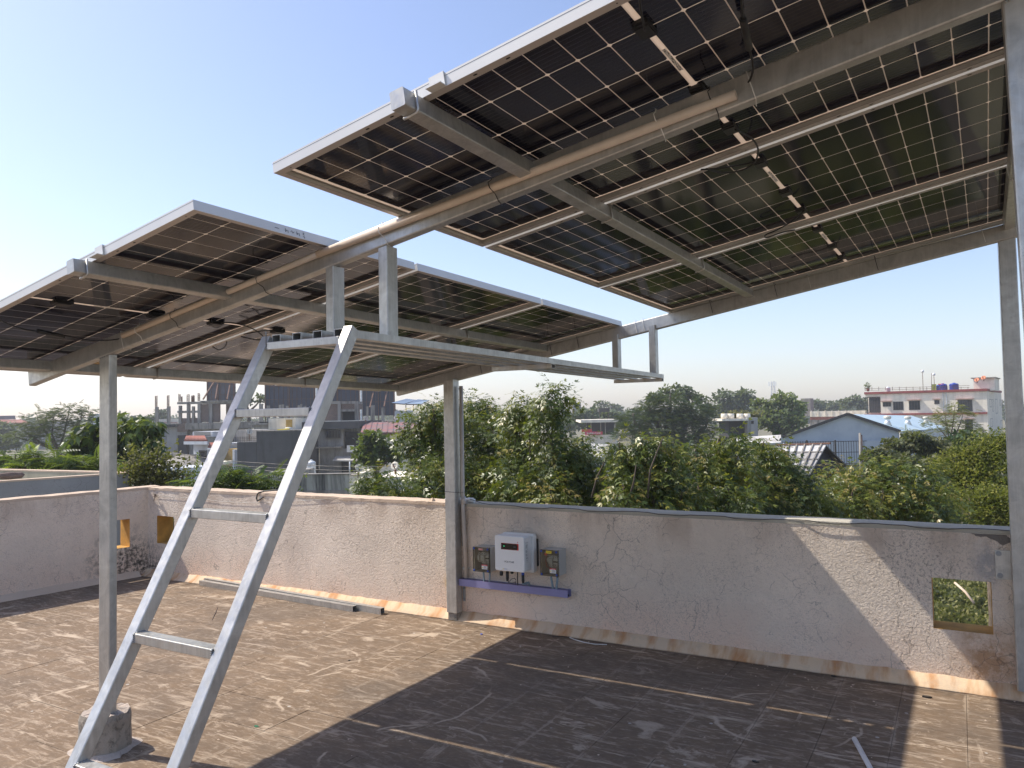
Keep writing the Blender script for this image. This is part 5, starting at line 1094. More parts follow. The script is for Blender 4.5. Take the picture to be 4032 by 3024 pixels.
for x0, y0, x1, y1 in ((3896, 1572, 3904, 1603), (3907, 1573, 3912, 1620), (3919, 1571, 3927, 1628), (3936, 1574, 3939, 1597), (3943, 1574, 3949, 1606), (3899, 1648, 3908, 1680), (3940, 1655, 3947, 1690)): Fs.window(b, x0, y0, x1, y1, 0)
rl = MB()
for y_ in (1524, 1531): F.box(rl, 3406, y_, 3818, y_+1.2, .12, -.06)
for i in range(16): F.box(rl, 3406+i*27, 1523, 3407.6+i*27, 1538, .12, -.06)
part('roof_railing', rl, M['rust'], b)
cb = part('stair_cabin', F.box(MB(), 3822, 1487, 3908, 1537, -3.0, 9), M['cream'], b); part('slab', F.box(MB(), 3812, 1483, 3912, 1487, -2.6, 9.4), M['rawcon'], cb)
for x_ in (3714, 3727, 3945): part('rain_pipe', F.box(MB(), x_-1, 1540, x_+1, 1620, .1, 0), M['whitewash'], b) if x_ < 3800 else None
RP = F.pt(3650, 1537).z
def tank(px, w_px, y_top, y_bot, mat, label, D, back=2.0, group='water tanks on the roofs', F_=None):
    F_ = F_ or F; c = F_.pt(px, y_bot, -back); r_ = w_px/2*D/FPX; h_ = (y_bot-y_top)*D/FPX; t_ = thing('water_tank', label, 'water tank', c, group)
    prof = [(r_*.98, 0), (r_, h_*.05), (r_*.96, h_*.25), (r_, h_*.28), (r_*.96, h_*.5), (r_, h_*.53), (r_*.96, h_*.75), (r_, h_*.78), (r_*.8, h_*.9), (r_*.35, h_*.97)]
    part('tank_body', MB().lathe(c, prof, 18), M[mat], t_); part('lid', MB().lathe(c+Z*h_*.971, [(r_*.3, 0), (r_*.3, h_*.05), (r_*.1, h_*.07)], 12), M[mat], t_)
tank(3692, 16, 1516, 1537, 'tankblue', 'smallest blue water tank on the cream house roof, leftmost of the blue ones', 95)
tank(3713, 32, 1510, 1537, 'tankblue', 'middle blue water tank on the cream house roof, with white pipes before it', 95)
tank(3757, 34, 1508, 1534, 'tankblue', 'rightmost blue water tank on the cream house roof', 95)
tank(3496, 20, 1522, 1543, 'tankwhite', 'white water tank at the left end of the cream house roof', 95)
def dish(px, py, r_px, D, mat, label, tilt=(-.35, -.8, .5), pole=40, F_=None, group='satellite dishes'):
    c = at(px, py, D); r_ = r_px*D/FPX; ax = Vector(tilt).normalized(); t_ = thing('satellite_dish', label, 'satellite dish', c-Z*pole*D/FPX, group)
    part('reflector', MB().lathe(c, [(r_*.02, -r_*.22), (r_*.5, -r_*.16), (r_*.85, -r_*.05), (r_, .0), (r_*.97, .012), (r_*.5, -r_*.13), (r_*.02, -r_*.19)], 20, 0, ax), M[mat], t_)
    part('mast', MB().tube([c-ax*r_*.24, c-ax*r_*.4-Z*r_*.3, c-ax*r_*.4-Z*pole*D/FPX], .03*max(1, D/50), 6), M['rust'], t_)
    part('feed_arm', MB().tube([c-ax*r_*.1-Z*r_*.8, c+ax*r_*.9, c+ax*r_*.95+Z*.02], .018*max(1, D/50), 5), M['rust'], t_)
dish(3846, 1495, 9, 92, 'dishorange', 'left orange satellite dish on the stair cabin of the cream house', pole=12); dish(3872, 1487, 9, 92, 'dishorange', 'right orange satellite dish on the stair cabin of the cream house', pole=12)
def lamp(px, ytop, ybot, r_px, label, D=95):
    c = at(px, ytop, D); f_ = at(px+3, ybot, D); t_ = thing('globe_lamp', label, 'lamp', f_, 'globe lamps on the cream house'); part('globe', MB().lathe(c-Z*r_px*D/FPX, [(.02, 0), (.14, .06), (.19, .18), (.14, .30), (.02, .37)], 14), M['tankwhite'], t_); part('pole', MB().tube([f_, c-Z*.18], .035, 6), M['rust'], t_)
lamp(3632, 1462, 1537, 6, 'taller lamp pole with a white globe on the cream house roof'); lamp(3677, 1476, 1535, 4, 'shorter lamp pole with a small globe on the cream house roof')
F_r = F; mcl = MB(); F.box(mcl, 3660, 1512, 3680, 1536, -1.4, 1.45); solo('drying_cloth', mcl, M['greenyel'], 'green and yellow cloth hung at the roof railing of the cream house', 'cloth', F.pt(3670, 1536)); mcl = MB(); F.box(mcl, 3686, 1510, 3708, 1514, -1.6, 1.7); solo('drying_cloth', mcl, M['redban'], 'red cloth hung above the small blue tank', 'cloth', F.pt(3697, 1514))
solo('roof_pole', MB().tube([at(3668, 1536, 96), at(3668, 1470, 96)], .03, 5), M['rust'], 'bare pole between the two globe lamps', 'pole', at(3668, 1536, 96))
pt_ = F.pt(3418, 1541, -.6); pp = thing('potted_plant', 'potted plant on the left corner of the cream house roof', 'plant', pt_); part('pot', MB().lathe(pt_, [(.14, 0), (.24, .4)], 10), M['tilered'], pp); foliage('leaves', [(pt_+Z*.7, .35)], 'clump', M['broad'], pp, .8, .25, seed=3)
# long low terrace
F = Fac(3300, 1640, 112, X); b = bldg('terrace_building', 'long low building with a stained pale parapet, left of the cream house', F, 3300)
part('wall', F.box(MB(), 3190, 1644, 3406, 1700, 0, 8, z0=GZ), M['rawcon'], b); part('red_wall_band', F.box(MB(), 3190, 1640, 3406, 1652, .04, 8), M['tilered'], b); part('parapet', F.box(MB(), 3190, 1618, 3408, 1640, .12, .2), M['cream'], b)
m = MB()
for i in range(9): F.box(m, 3194+i*27, 1616, 3197+i*27, 1640, .2, -.12)
part('pilaster', m, M['cream'], b); part('stair_room', F.box(MB(), 3140, 1568, 3178, 1640, -3, 6), M['rawcon'], b)
# blue shed
F = Fac(3320, 1700, 60, CH); b = bldg('blue_shed', 'pale blue sheet-metal shed with a pitched roof and three turbine vents', F, 3320)
A0, Ap, A2 = F.pt(3079, 1722), F.pt(3337, 1630), F.pt(3545, 1698); far = at(3590, 1631, 84)-at(3337, 1630, 60); far.z = -.5; far2 = far
def g0(p): return Vector((p.x, p.y, GZ))
part('gable_wall', MB().add([A0+F.n*.2, A2+F.n*.2, Ap+F.n*.2, g0(A0)+F.n*.2, g0(A2)+F.n*.2], [(0, 3, 4, 1, 2)]), M['bluewall'], b)
def thick(a, b_, c, d_, t=.08): return MB().add([a, b_, c, d_, a-Z*t, b_-Z*t, c-Z*t, d_-Z*t], [(0, 1, 2, 3), (7, 6, 5, 4), (0, 4, 5, 1), (1, 5, 6, 2), (2, 6, 7, 3), (3, 7, 4, 0)])
part('roof_slope', thick(Ap, Ap+far, A2+far, A2), M['bluetin'], b); part('roof_slope', thick(A0, A0+far, Ap+far-Vector((.01, 0, 0)), Ap-Vector((.01, 0, 0))), M['bluetin'], b)
part('barge_board', MB().bar(A0-F.n*.05, Ap-F.n*.05, .06, .22), M['win_frame'], b); part('barge_board', MB().bar(Ap-F.n*.05, A2-F.n*.05, .06, .22), M['win_frame'], b)
part('side_wall', MB().add([A2, A2+far, g0(A2+far), g0(A2)], [(0, 1, 2, 3)]), M['bluewall'], b); part('lower_wall', F.box(MB(), 3082, 1737, 3540, 1830, .3, -.12), M['bluewall'], b)
for i, px in enumerate((3522, 3597, 3657)):
    fr_ = (.10, .42, .78)[i]; lat = .62; c = Ap.lerp(A2, lat)+far*fr_; c = Vector(c); t_ = c+Z*.15
    v_ = thing('turbine_vent', ('nearest of the three turbine vents on the blue roof', 'middle turbine vent on the blue roof', 'farthest turbine vent on the blue roof')[i], 'roof vent', c, 'turbine vents on the blue shed')
    part('base', MB().lathe(c-Z*.1, [(.32, 0), (.22, .30), (.18, .42)], 16), M['alu'], v_); part('turbine', MB().lathe(c+Z*.4, [(.16, 0), (.27, .08), (.30, .18), (.25, .28), (.10, .33)], 18), M['dishwhite'], v_)
# fence with grille, utility pole
Ff = Fac(3240, 1780, 45, CH); fe = thing('grille_fence', 'dark steel bar fence in front of the blue shed', 'fence', (Ff.P.x, Ff.P.y, GZ)); 
for i in range(33): part('bar', Ff.box(MB(), 3082+i*10, 1737, 3083.6+i*10, 1830, .01, .012), M['win_frame'], fe)
for y_ in (1738, 1781, 1826): part('rail', Ff.box(MB(), 3080, y_, 3412, y_+2.4, .025, .03), M['win_frame'], fe)
for x_ in (3178, 3290): part('fence_post', Ff.box(MB(), x_-2.4, 1733, x_+2.4, 1830, .05, .06, z0=GZ), M['win_frame'], fe)
up_ = thing('utility_pole', 'weathered double utility pole beside the bar fence', 'pole', at(3390, 1830, 40)); part('pole', MB().tube([Vector((at(3388, 1830, 40).x, at(3388, 1830, 40).y, GZ)), at(3386, 1705, 40)], [.08, .06], 8), M['rawcon'], up_); part('pole', MB().tube([Vector((at(3395, 1830, 40).x, at(3395, 1830, 40).y, GZ)), at(3392, 1712, 40)], [.05, .04], 8), M['rust'], up_)
# old hut with slab roof
b = thing('old_hut', 'dilapidated hut with a dirty white sheet roof and dark open gable', 'hut', at(3200, 1860, 30)); b.location.z = GZ
R0, R1, E0, E1 = at(3060, 1757, 32), at(3252, 1752, 30), at(3052, 1860, 29), at(3190, 1862, 28)
part('roof_slope', thick(R0, R1, E1, E0, .07), M['tarp'], b); G1 = at(3335, 1832, 31)
part('roof_slope', thick(R0+Vector((0, .4, -.02)), R1+Vector((.02, .0, -.02)), G1, G1+(R0-R1), .07), M['win_frame'], b)
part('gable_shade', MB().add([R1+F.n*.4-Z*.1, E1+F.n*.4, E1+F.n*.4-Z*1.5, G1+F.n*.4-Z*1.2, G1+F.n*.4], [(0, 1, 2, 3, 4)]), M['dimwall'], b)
for i in range(6): part('roof_seam', MB().bar(R0.lerp(R1, (i+.5)/6)+Z*.05, E0.lerp(E1, (i+.5)/6)+Z*.05, .05, .05), M['rawcon'], b)
for i in (.28, .55, .8): part('roof_lap', MB().bar(R0.lerp(E0, i)+Z*.03, R1.lerp(E1, i)+Z*.03, .05, .04), M['rawcon'], b)
part('ridge_pole', MB().bar(R0+Z*.06, R1+Z*.06+(R1-R0).normalized()*.2, .07, .07), M['rust'], b); part('wall', MB().box8([at(3058, 1765, 30.8)-Z*3, at(3080, 1765, 30.8)-Z*3, at(3080, 1765, 31.5)-Z*3, at(3058, 1765, 31.5)-Z*3, at(3058, 1775, 30.8), at(3080, 1775, 30.8), at(3080, 1775, 31.5), at(3058, 1775, 31.5)]), M['cream'], b)
# white shed roofs between the neems
b = thing('low_shed', 'low shed with a glaring white sheet roof showing between the neem crowns', 'shed', at(2320, 1800, 26)); b.location.z = GZ
part('roof', thick(at(2215, 1735, 34), at(2410, 1752, 33), at(2380, 1800, 25), at(2190, 1790, 25)), M['whitetin'], b); part('wall', MB().box8([Vector((p.x, p.y, GZ)) for p in (at(2190, 1790, 25.2), at(2380, 1800, 25.2), at(2405, 1752, 32.5), at(2215, 1735, 33.5))]+[at(2190, 1790, 25.2)-Z*.1, at(2380, 1800, 25.2)-Z*.1, at(2405, 1752, 32.5)-Z*.1, at(2215, 1735, 33.5)-Z*.1]), M['cream'], b)
b = thing('low_shed', 'pale shed roof glimpsed behind the neem tree at the foot of the hut', 'shed', at(3030, 1760, 40)); b.location.z = GZ
part('roof', thick(at(2900, 1722, 42), at(3075, 1712, 42), at(3075, 1742, 37), at(2900, 1752, 37)), M['whitetin'], b); part('wall', MB().box8([Vector((p.x, p.y, GZ)) for p in (at(2905, 1752, 37.3), at(3070, 1742, 37.3), at(3070, 1712, 41.7), at(2905, 1722, 41.7))]+[at(2905, 1752, 37.3)-Z*.1, at(3070, 1742, 37.3)-Z*.1, at(3070, 1712, 41.7)-Z*.1, at(2905, 1722, 41.7)-Z*.1]), M['cream'], b)
# concrete hut with planters
F = Fac(2920, 1680, 66, CH); b = bldg('concrete_hut', 'small grey concrete hut with one square window and white planters on its roof', F, 2960, 'hut'); part('wall', F.box(MB(), 2943, 1644, 2984, 1700, 0, 3, z0=GZ), M['greywall'], b); part('wall', F.box(MB(), 2880, 1658, 2942, 1700, -.8, 4, z0=GZ), M['dimwall'], b, 'unlit open bay'); part('slab', F.box(MB(), 2840, 1649, 2942, 1657, .3, 4), M['cream'], b); F.window(b, 2957, 1657, 2968, 1669, 0)
for i, x_ in enumerate((2852, 2878, 2914, 2942)): c = F.pt(x_, 1649, -.8); solo('planter', MB().lathe(c, [(.22, 0), (.30, .12), (.27, .45)], 10), M['cream'], ('leftmost', 'second', 'third', 'rightmost')[i]+' white planter on the roof edge left of the concrete hut', 'planter', c, 'planters on the hut roof')
foliage_root = thing('roof_shrub', 'orange-tinged creeper growing along the planters on the hut roof', 'shrub', F.pt(2900, 1640, -1.5)); foliage('leaves', [(F.pt(x_, 1632+(x_ % 7), -2), .45) for x_ in range(2855, 2990, 16)], 'clump', M['olive'], foliage_root, .8, .3, .7, seed=5)
# shop with banners
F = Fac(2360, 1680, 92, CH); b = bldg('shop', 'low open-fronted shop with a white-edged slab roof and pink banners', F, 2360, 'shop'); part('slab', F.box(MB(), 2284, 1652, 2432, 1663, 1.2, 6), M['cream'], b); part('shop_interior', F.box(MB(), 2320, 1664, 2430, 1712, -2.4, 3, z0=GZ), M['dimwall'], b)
for x_ in (2328, 2366, 2384, 2424): part('column', F.box(MB(), x_-1.5, 1663, x_+1.5, 1715, 0, .2, z0=GZ), M['rawcon'], b)
part('low_wall', F.box(MB(), 2300, 1712, 2432, 1722, .4, .2, z0=GZ), M['cream'], b)
part('banner', F.box(MB(), 2288, 1690, 2328, 1700, .8, -.75), M['redban'], b, 'upper red banner'); part('banner', F.box(MB(), 2300, 1699, 2369, 1711, .95, -.9), M['pinkban'], b, 'lower pink banner')
wr = MB(); r = random.Random(3)
for i in range(9): x_ = 2308+i*6.5; F.box(wr, x_, 1702+r.uniform(0, 2), x_+r.uniform(2, 5), 1708-r.uniform(0, 2), .98, -.955)
part('banner_print', wr, M['cream'], b)
F = Fac(2378, 1615, 100, CH); b = bldg('rooftop_tank_frame', 'dark ribbed box on legs above the shop, against the trees', F, 2378, 'tank'); part('box', F.box(MB(), 2359, 1607, 2400, 1622, 0, 2), M['win_frame'], b)
for x_ in (2362, 2396): part('leg', F.box(MB(), x_-.7, 1622, x_+.7, 1655, 0, .1, z0=GZ), M['rust'], b)
F = Fac(2270, 1600, 250, CH); b = bldg('water_tower', 'hazy grey concrete tower block with posts on top, at the centre skyline', F, 2270, 'tower'); part('wall', F.box(MB(), 2255, 1585, 2288, 1640, 0, 6, z0=GZ), M['rawcon'], b); m = MB()
for i in range(7): F.box(m, 2255+i*5.2, 1579, 2256+i*5.2, 1585, 0, .15)
part('roof_post', m, M['rawcon'], b)
tw = thing('telecom_tower', 'thin hazy lattice telecom tower on the skyline', 'tower', at(3045, 1620, 400)); tw.location.z = GZ; m = MB(); c0 = at(3045, 1560, 400); top = at(3045, 1501, 400).z
for sx_ in (-1, 1):
    for sy_ in (-1, 1): m.tube([(c0.x+sx_*1.6, c0.y+sy_*1.6, GZ), (c0.x+sx_*.6, c0.y+sy_*.6, top)], .14, 4)
for i in range(14):
    z_ = GZ+(top-GZ)*i/14; w_ = 1.6-1.0*i/14; w2_ = 1.6-1.0*(i+1)/14; z2 = GZ+(top-GZ)*(i+1)/14; s2 = 1 if i % 2 else -1
    m.tube([(c0.x-s2*w_, c0.y-w_, z_), (c0.x+s2*w2_, c0.y-w2_, z2)], .08, 4); m.tube([(c0.x-w_, c0.y-w_, z_), (c0.x+w_, c0.y-w_, z_)], .08, 4)
part('lattice', m, M['steel_dark'], tw); m = MB()
for dx_ in (-1.7, -.6, .6, 1.7): m.box(c0.x+dx_-.2, c0.x+dx_+.2, c0.y-1.3, c0.y-1.0, top-2.5, top-.4)
part('antenna_panel', m, M['tankwhite'], tw)

# ---- left: unfinished building
F = Fac(760, 1640, 78, CH); b = bldg('unfinished_building', 'unfinished concrete building with bare columns, brick infill and rebar sticking up', F, 760)
part('wall', F.box(MB(), 592, 1683, 735, 1745, 0, 6, z0=GZ), M['greywall'], b); part('shutter', F.box(MB(), 610, 1697, 655, 1735, .06, -.005), M['shutter'], b); part('floor_slab', F.box(MB(), 580, 1668, 700, 1682, .5, 8), M['rawcon'], b)
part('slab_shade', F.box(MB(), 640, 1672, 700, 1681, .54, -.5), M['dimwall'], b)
part('brick_wall', F.box(MB(), 700, 1670, 741, 1700, .1, 6), M['brick'], b); part('wall', F.box(MB(), 736, 1683, 900, 1745, -.6, 6, z0=GZ), M['greywall'], b, 'shaded inner wall')
part('dark_opening', F.box(MB(), 700, 1714, 736, 1790, .02, .5, z0=GZ), M['dimwall'], b); part('yard_wall', F.box(MB(), 588, 1737, 668, 1775, 2.4, -2.2, z0=GZ), M['greywall'], b)
part('floor_slab', F.box(MB(), 742, 1664, 925, 1689, .8, 8), M['rawcon'], b, 'projecting balcony slab')
for x0, x1, y0 in ((610, 620, 1602), (657, 667, 1600), (703, 713, 1597), (735, 746, 1588), (757, 764, 1600), (779, 790, 1590), (823, 836, 1590), (905, 911, 1586), (921, 927, 1590)):
    part('column', F.box(MB(), x0, y0, x1, 1668, .1 if x0 > 740 else 0, .3), M['rawcon'], b)
part('roof_beam', F.box(MB(), 700, 1581, 925, 1590, .15, .4), M['rawcon'], b); part('mid_beam', F.box(MB(), 700, 1617, 792, 1626, .12, .3), M['rawcon'], b); part('roof_slab', F.box(MB(), 792, 1577, 912, 1582, .3, 6), M['rawcon'], b)
part('brick_wall', F.box(MB(), 788, 1591, 824, 1662, -.05, .3), M['brick'], b); part('brick_wall', F.box(MB(), 838, 1591, 864, 1662, -.1, .3), M['brick'], b); part('brick_wall', F.box(MB(), 864, 1591, 905, 1662, -1.8, 2.1), M['brick'], b)
part('brick_wall', F.box(MB(), 714, 1646, 790, 1666, -.1, .3), M['brick'], b, 'low brick course')
m = MB(); r = random.Random(9)
for cx_, y0, y1, w_ in ((615, 1557, 1602, 8), (662, 1555, 1600, 8), (707, 1550, 1582, 8), (716, 1560, 1582, 4), (741, 1551, 1582, 10), (756, 1557, 1582, 4), (763, 1555, 1582, 6), (783, 1547, 1580, 8)):
    for k in range(4): x_ = cx_-w_/2+w_*k/3; m.tube([F.pt(x_, y1), F.pt(x_+r.uniform(-.6, .6), y0+r.uniform(0, 4))], .03, 4)
    for k in range(int((y1-y0)/7)): m.tube([F.pt(cx_-w_/2, y0+7*k+3), F.pt(cx_+w_/2, y0+7*k+3)], .016, 4)
part('rebar', m, M['rust'], b, kind='stuff')
# rubble beside it
m = MB(); r = random.Random(12)
for i in range(60):
    c = at(r.uniform(690, 770), r.uniform(1775, 1805), 62); q = r.uniform(.12, .4); m.obox(Vector((c.x, c.y, GZ+r.uniform(1.2, 2.3))), Vector((1, r.uniform(-.4, .4), 0)).normalized(), Z.cross(Vector((1, .1, 0)).normalized()), Z, q, q*.6, q*.4)
struct('rubble_heap', m, M['rawcon'], kind='stuff')
m = MB(); c = at(730, 1800, 62); m.lathe((c.x, c.y, GZ), [(4.2, 0), (3.2, 1.2), (2.0, 1.9), (.4, 2.3)], 14, 0, smooth=False); struct('rubble_mound', m, M['rawcon'])
# billboards seen from behind
def board(label, x0, x1, y0, y1, ybase, D, mat, legs, braces=()):
    Fb = Fac((x0+x1)/2, y1, D, CH); t_ = thing('billboard', label, 'billboard', (Fb.P.x, Fb.P.y, GZ), 'billboards seen from behind')
    part('board', Fb.box(MB(), x0, y0, x1, y1, 0, .25), M[mat], t_)
    g = MB()
    for x_ in legs: Fb.box(g, x_-1.4, y0, x_+1.4, ybase, .22, -.05, z0=GZ)
    nx = int((x1-x0)/18)
    for i in range(nx+1): x_ = x0+(x1-x0)*i/nx; Fb.box(g, x_-.5, y0, x_+.5, y1, .07, 0)
    for i in range(5): y_ = y0+(y1-y0)*i/4; Fb.box(g, x0, y_-.5, x1, y_+.5, .08, 0)
    part('support_frame', g, M['rust'], t_)
    for xa, ya, xb, yb in braces: part('brace', MB().bar(Fb.pt(xa, ya, .4), Fb.pt(xb, yb, 3.0), .12, .12), M['rust'], t_)
board('grey-backed billboard standing over the unfinished building', 815, 925, 1440, 1592, 1640, 84, 'boardback', (818, 860, 922), ((845, 1500, 800, 1572), (858, 1508, 848, 1570), (906, 1510, 894, 1572)))
board('widest navy billboard back, right of the left ladder rail', 1043, 1241, 1420, 1622, 1660, 84, 'navy', (1046, 1140, 1238), ())
board('navy billboard back behind the right ladder rail', 1250, 1418, 1420, 1640, 1660, 84.5, 'navy', (1253, 1330, 1415), ())
board('rightmost navy billboard back, above the red tin roof', 1424, 1553, 1420, 1636, 1660, 84, 'navy', (1427, 1490, 1551), ((1470, 1545, 1456, 1605), (1524, 1540, 1512, 1600)))
for i, x_ in enumerate((1246, 1421)):
    c = at(x_, 1640, 83); solo('board_post', MB().bar((c.x, c.y, GZ), at(x_, 1440, 83), .2, .2), M['tankwhite'], ('pale post between the two widest navy billboards', 'pale post left of the rightmost billboard')[i], 'post', (c.x, c.y, GZ))
# white house with red tiles
F = Fac(800, 1800, 62, X); b = bldg('small_house', 'small white house with red-tiled window canopies', F, 800, 'house')
part('wall', F.box(MB(), 762, 1750, 842, 1880, 0, 5, z0=GZ), M['whitewash'], b); F.window(b, 784, 1773, 815, 1809, 0)
def canopy(x0, x1, y0, y1, yf, lab):
    a, q = F.pt(x0+8, y0, .1), F.pt(x1-12, y0, .1); c, e_ = F.pt(x1, y1, 1.0), F.pt(x0, y1, 1.0); cn = part('canopy', thick(a, q, c, e_, .12), M['tilered'], b, lab)
    for i in range(int((x1-x0)/6)):
        t = (i+.5)/int((x1-x0)/6); part('tile_row', MB().tube([a.lerp(q, t)+Z*.03, e_.lerp(c, t)+Z*.03], .07, 5), M['tilered'], cn)
    part('fascia', MB().bar(F.pt(x0, (y1+yf)/2, 1.0), F.pt(x1, (y1+yf)/2, 1.0), .1, (yf-y1)*62/FPX), M['whitewash'], b)
canopy(725, 818, 1719, 1738, 1750, 'wider red tile canopy'); canopy(818, 884, 1746, 1764, 1770, 'narrower red tile canopy')
part('wall', F.box(MB(), 742, 1700, 820, 1720, -.4, 3), M['whitewash'], b, 'low upper wall'); m = MB()
for i in range(5): F.box(m, 749, 1701+i*3.6, 814, 1702.6+i*3.6, -.34, .36)
part('louvre', m, M['win_frame'], b); part('wall', F.box(MB(), 820, 1696, 930, 1745, -2.5, 5), M['greywall'], b, 'grey rear wall'); part('wall', F.box(MB(), 843, 1770, 936, 1880, -.8, 4, z0=GZ), M['ochre'], b, 'ochre porch wall'); part('corner_post', F.box(MB(), 928, 1770, 936, 1880, .3, .2, z0=GZ), M['whitewash'], b)
# dark stained building with the shade of this side put into its colour
F = Fac(1080, 1780, 52, CH); b = bldg('stained_building', 'large dark rain-stained blank building behind the ladder', F, 1080)
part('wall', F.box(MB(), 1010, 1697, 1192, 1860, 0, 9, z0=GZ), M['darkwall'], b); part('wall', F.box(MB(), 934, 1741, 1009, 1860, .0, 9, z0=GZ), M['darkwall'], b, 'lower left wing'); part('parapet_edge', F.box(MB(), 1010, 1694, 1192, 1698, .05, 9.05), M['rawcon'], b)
part('roof_room', F.box(MB(), 1011, 1648, 1088, 1694, -2.5, 6), M['cream'], b); part('roof_room', F.box(MB(), 1088, 1648, 1130, 1694, -2.0, 5.6), M['cream'], b, 'door block'); part('door', F.box(MB(), 1093, 1653, 1118, 1692, -1.95, 2.0), M['ochre'], b); part('awning', F.box(MB(), 982, 1662, 1010, 1667, -2, 5), M['dimwall'], b)
m = MB()
for y_ in (1721, 1728, 1735): F.box(m, 842, y_, 1009, y_+1, -.0, .04)
for i in range(24): F.box(m, 842+i*7, 1720, 843+i*7, 1742, 0, .03)
part('balcony_railing', m, M['win_frame'], b)
tank(1138, 32, 1681, 1695, 'tankwhite', 'squat white tank on the dark stained building', 52, 2.0, F_=F); solo('plastic_sheet', F.box(MB(), 1080, 1691, 1112, 1695, -.6, 2), M['yellow'], 'yellow sheet on the roof edge beside the squat white tank', 'sheet', F.pt(1096, 1694))
dish(982, 1699, 12, 50, 'dishwhite', 'tilted cream satellite dish by the balcony railing, between the ladder rails', tilt=(.75, -.45, .35), pole=30)
# grey building right of it
F = Fac(1300, 1760, 56, CH); b = bldg('grey_building', 'grey plastered house with a barred upper window, right of the dark stained building', F, 1300)
part('wall', F.box(MB(), 1193, 1690, 1350, 1860, -.2, 9, z0=GZ), M['greywall'], b); part('lintel_band', F.box(MB(), 1193, 1660, 1420, 1689, .3, 9), M['darkwall'], b); F.window(b, 1283, 1693, 1341, 1725, 4); part('ledge', F.box(MB(), 1230, 1758, 1350, 1764, .5, .2), M['rawcon'], b)
part('dark_opening', F.box(MB(), 1351, 1700, 1400, 1765, -.6, .9), M['dimwall'], b); part('wall', F.box(MB(), 1350, 1766, 1420, 1860, -.2, 6, z0=GZ), M['greywall'], b, 'ground floor wall'); part('balcony_panel', F.box(MB(), 1375, 1752, 1402, 1778, .8, -.7), M['whitewash'], b)
part('awning', thick(F.pt(1322, 1796, .1), F.pt(1412, 1796, .1), F.pt(1420, 1812, 1.6), F.pt(1310, 1812, 1.6)), M['tarp'], b); part('dark_opening', F.box(MB(), 1345, 1813, 1412, 1868, .0, -.1+.3, z0=GZ), M['dimwall'], b, 'unlit porch'); part('rain_pipe', F.box(MB(), 1257, 1758, 1260, 1850, .1, 0), M['cream'], b)
F2 = Fac(1330, 1620, 60, CH); part('upper_brick_wall', F2.box(MB(), 1262, 1592, 1332, 1659, 0, 3), M['brick'], b); part('upper_brick_wall', F2.box(MB(), 1343, 1590, 1400, 1612, 0, 3), M['brick'], b)
for x0, x1 in ((1331, 1343), (1398, 1410)): part('column', F2.box(MB(), x0, 1580, x1, 1659, .15, .3), M['rawcon'], b)
part('beam', F2.box(MB(), 1250, 1580, 1331, 1592, .12, 3), M['rawcon'], b); part('beam', F2.box(MB(), 1343, 1612, 1398, 1620, .1, .3), M['rawcon'], b); part('beam', F2.box(MB(), 1343, 1580, 1398, 1590, .1, 3), M['rawcon'], b); part('dark_opening', F2.box(MB(), 1343, 1620, 1398, 1658, -.6, .8), M['dimwall'], b); part('slab_edge', F2.box(MB(), 1280, 1656, 1420, 1661, .5, 4), M['cream'], b)
# bare columns in front of the billboards
F = Fac(1120, 1640, 74, CH); b = bldg('column_row', 'row of short unfinished concrete columns in front of the navy billboards', F, 1120, 'columns')
for x0, x1, y0 in ((1020, 1033, 1590), (1050, 1060, 1597), (1075, 1084, 1607), (1098, 1108, 1594), (1110, 1116, 1592), (1125, 1134, 1598), (1146, 1152, 1606), (1172, 1180, 1596), (1182, 1188, 1591), (1195, 1204, 1598), (1441, 1449, 1600), (1460, 1474, 1596), (1502, 1512, 1604)): part('column', F.box(MB(), x0, y0, x1, 1662, 0, .25), M['rawcon'], b)
part('floor_slab', F.box(MB(), 985, 1660, 1560, 1668, .5, 6), M['rawcon'], b); part('wall', F.box(MB(), 1000, 1669, 1560, 1700, 0, 5, z0=GZ), M['greywall'], b)
# red tin roof house and solar rack
b = thing('tin_roof_house', 'low house under a rusty red sheet roof', 'house', at(1510, 1720, 50)); b.location.z = GZ
part('roof', thick(at(1434, 1662, 60), at(1640, 1662, 60), at(1650, 1702, 50), at(1420, 1702, 50)), M['redtin'], b); part('wall', MB().box8([Vector((p.x, p.y, GZ)) for p in (at(1425, 1702, 50.5), at(1640, 1702, 50.5), at(1635, 1662, 59), at(1440, 1662, 59))]+[p-Z*.15 for p in (at(1425, 1702, 50.5), at(1640, 1702, 50.5), at(1635, 1662, 59), at(1440, 1662, 59))]), M['cream'], b)
m = MB()
for i in range(10): a, c = at(1434, 1662, 60).lerp(at(1640, 1662, 60), (i+.5)/10), at(1420, 1702, 50).lerp(at(1650, 1702, 50), (i+.5)/10); m.bar(a+Z*.02, c+Z*.02, .05, .05)
part('roof_rib', m, M['redtin'], b); part('porch_wall', MB().box8([Vector((p.x, p.y, GZ)) for p in (at(1560, 1790, 46), at(1600, 1790, 46), at(1600, 1790, 48), at(1560, 1790, 48))]+[at(1560, 1760, 46), at(1600, 1760, 46), at(1600, 1760, 48), at(1560, 1760, 48)]), M['cream'], b)
F = Fac(1580, 1640, 70, CH); b = bldg('white_block', 'white block with a solar rack on its roof, left of the middle post', F, 1580); part('wall', F.box(MB(), 1554, 1616, 1604, 1662, 0, 4, z0=GZ), M['whitewash'], b)
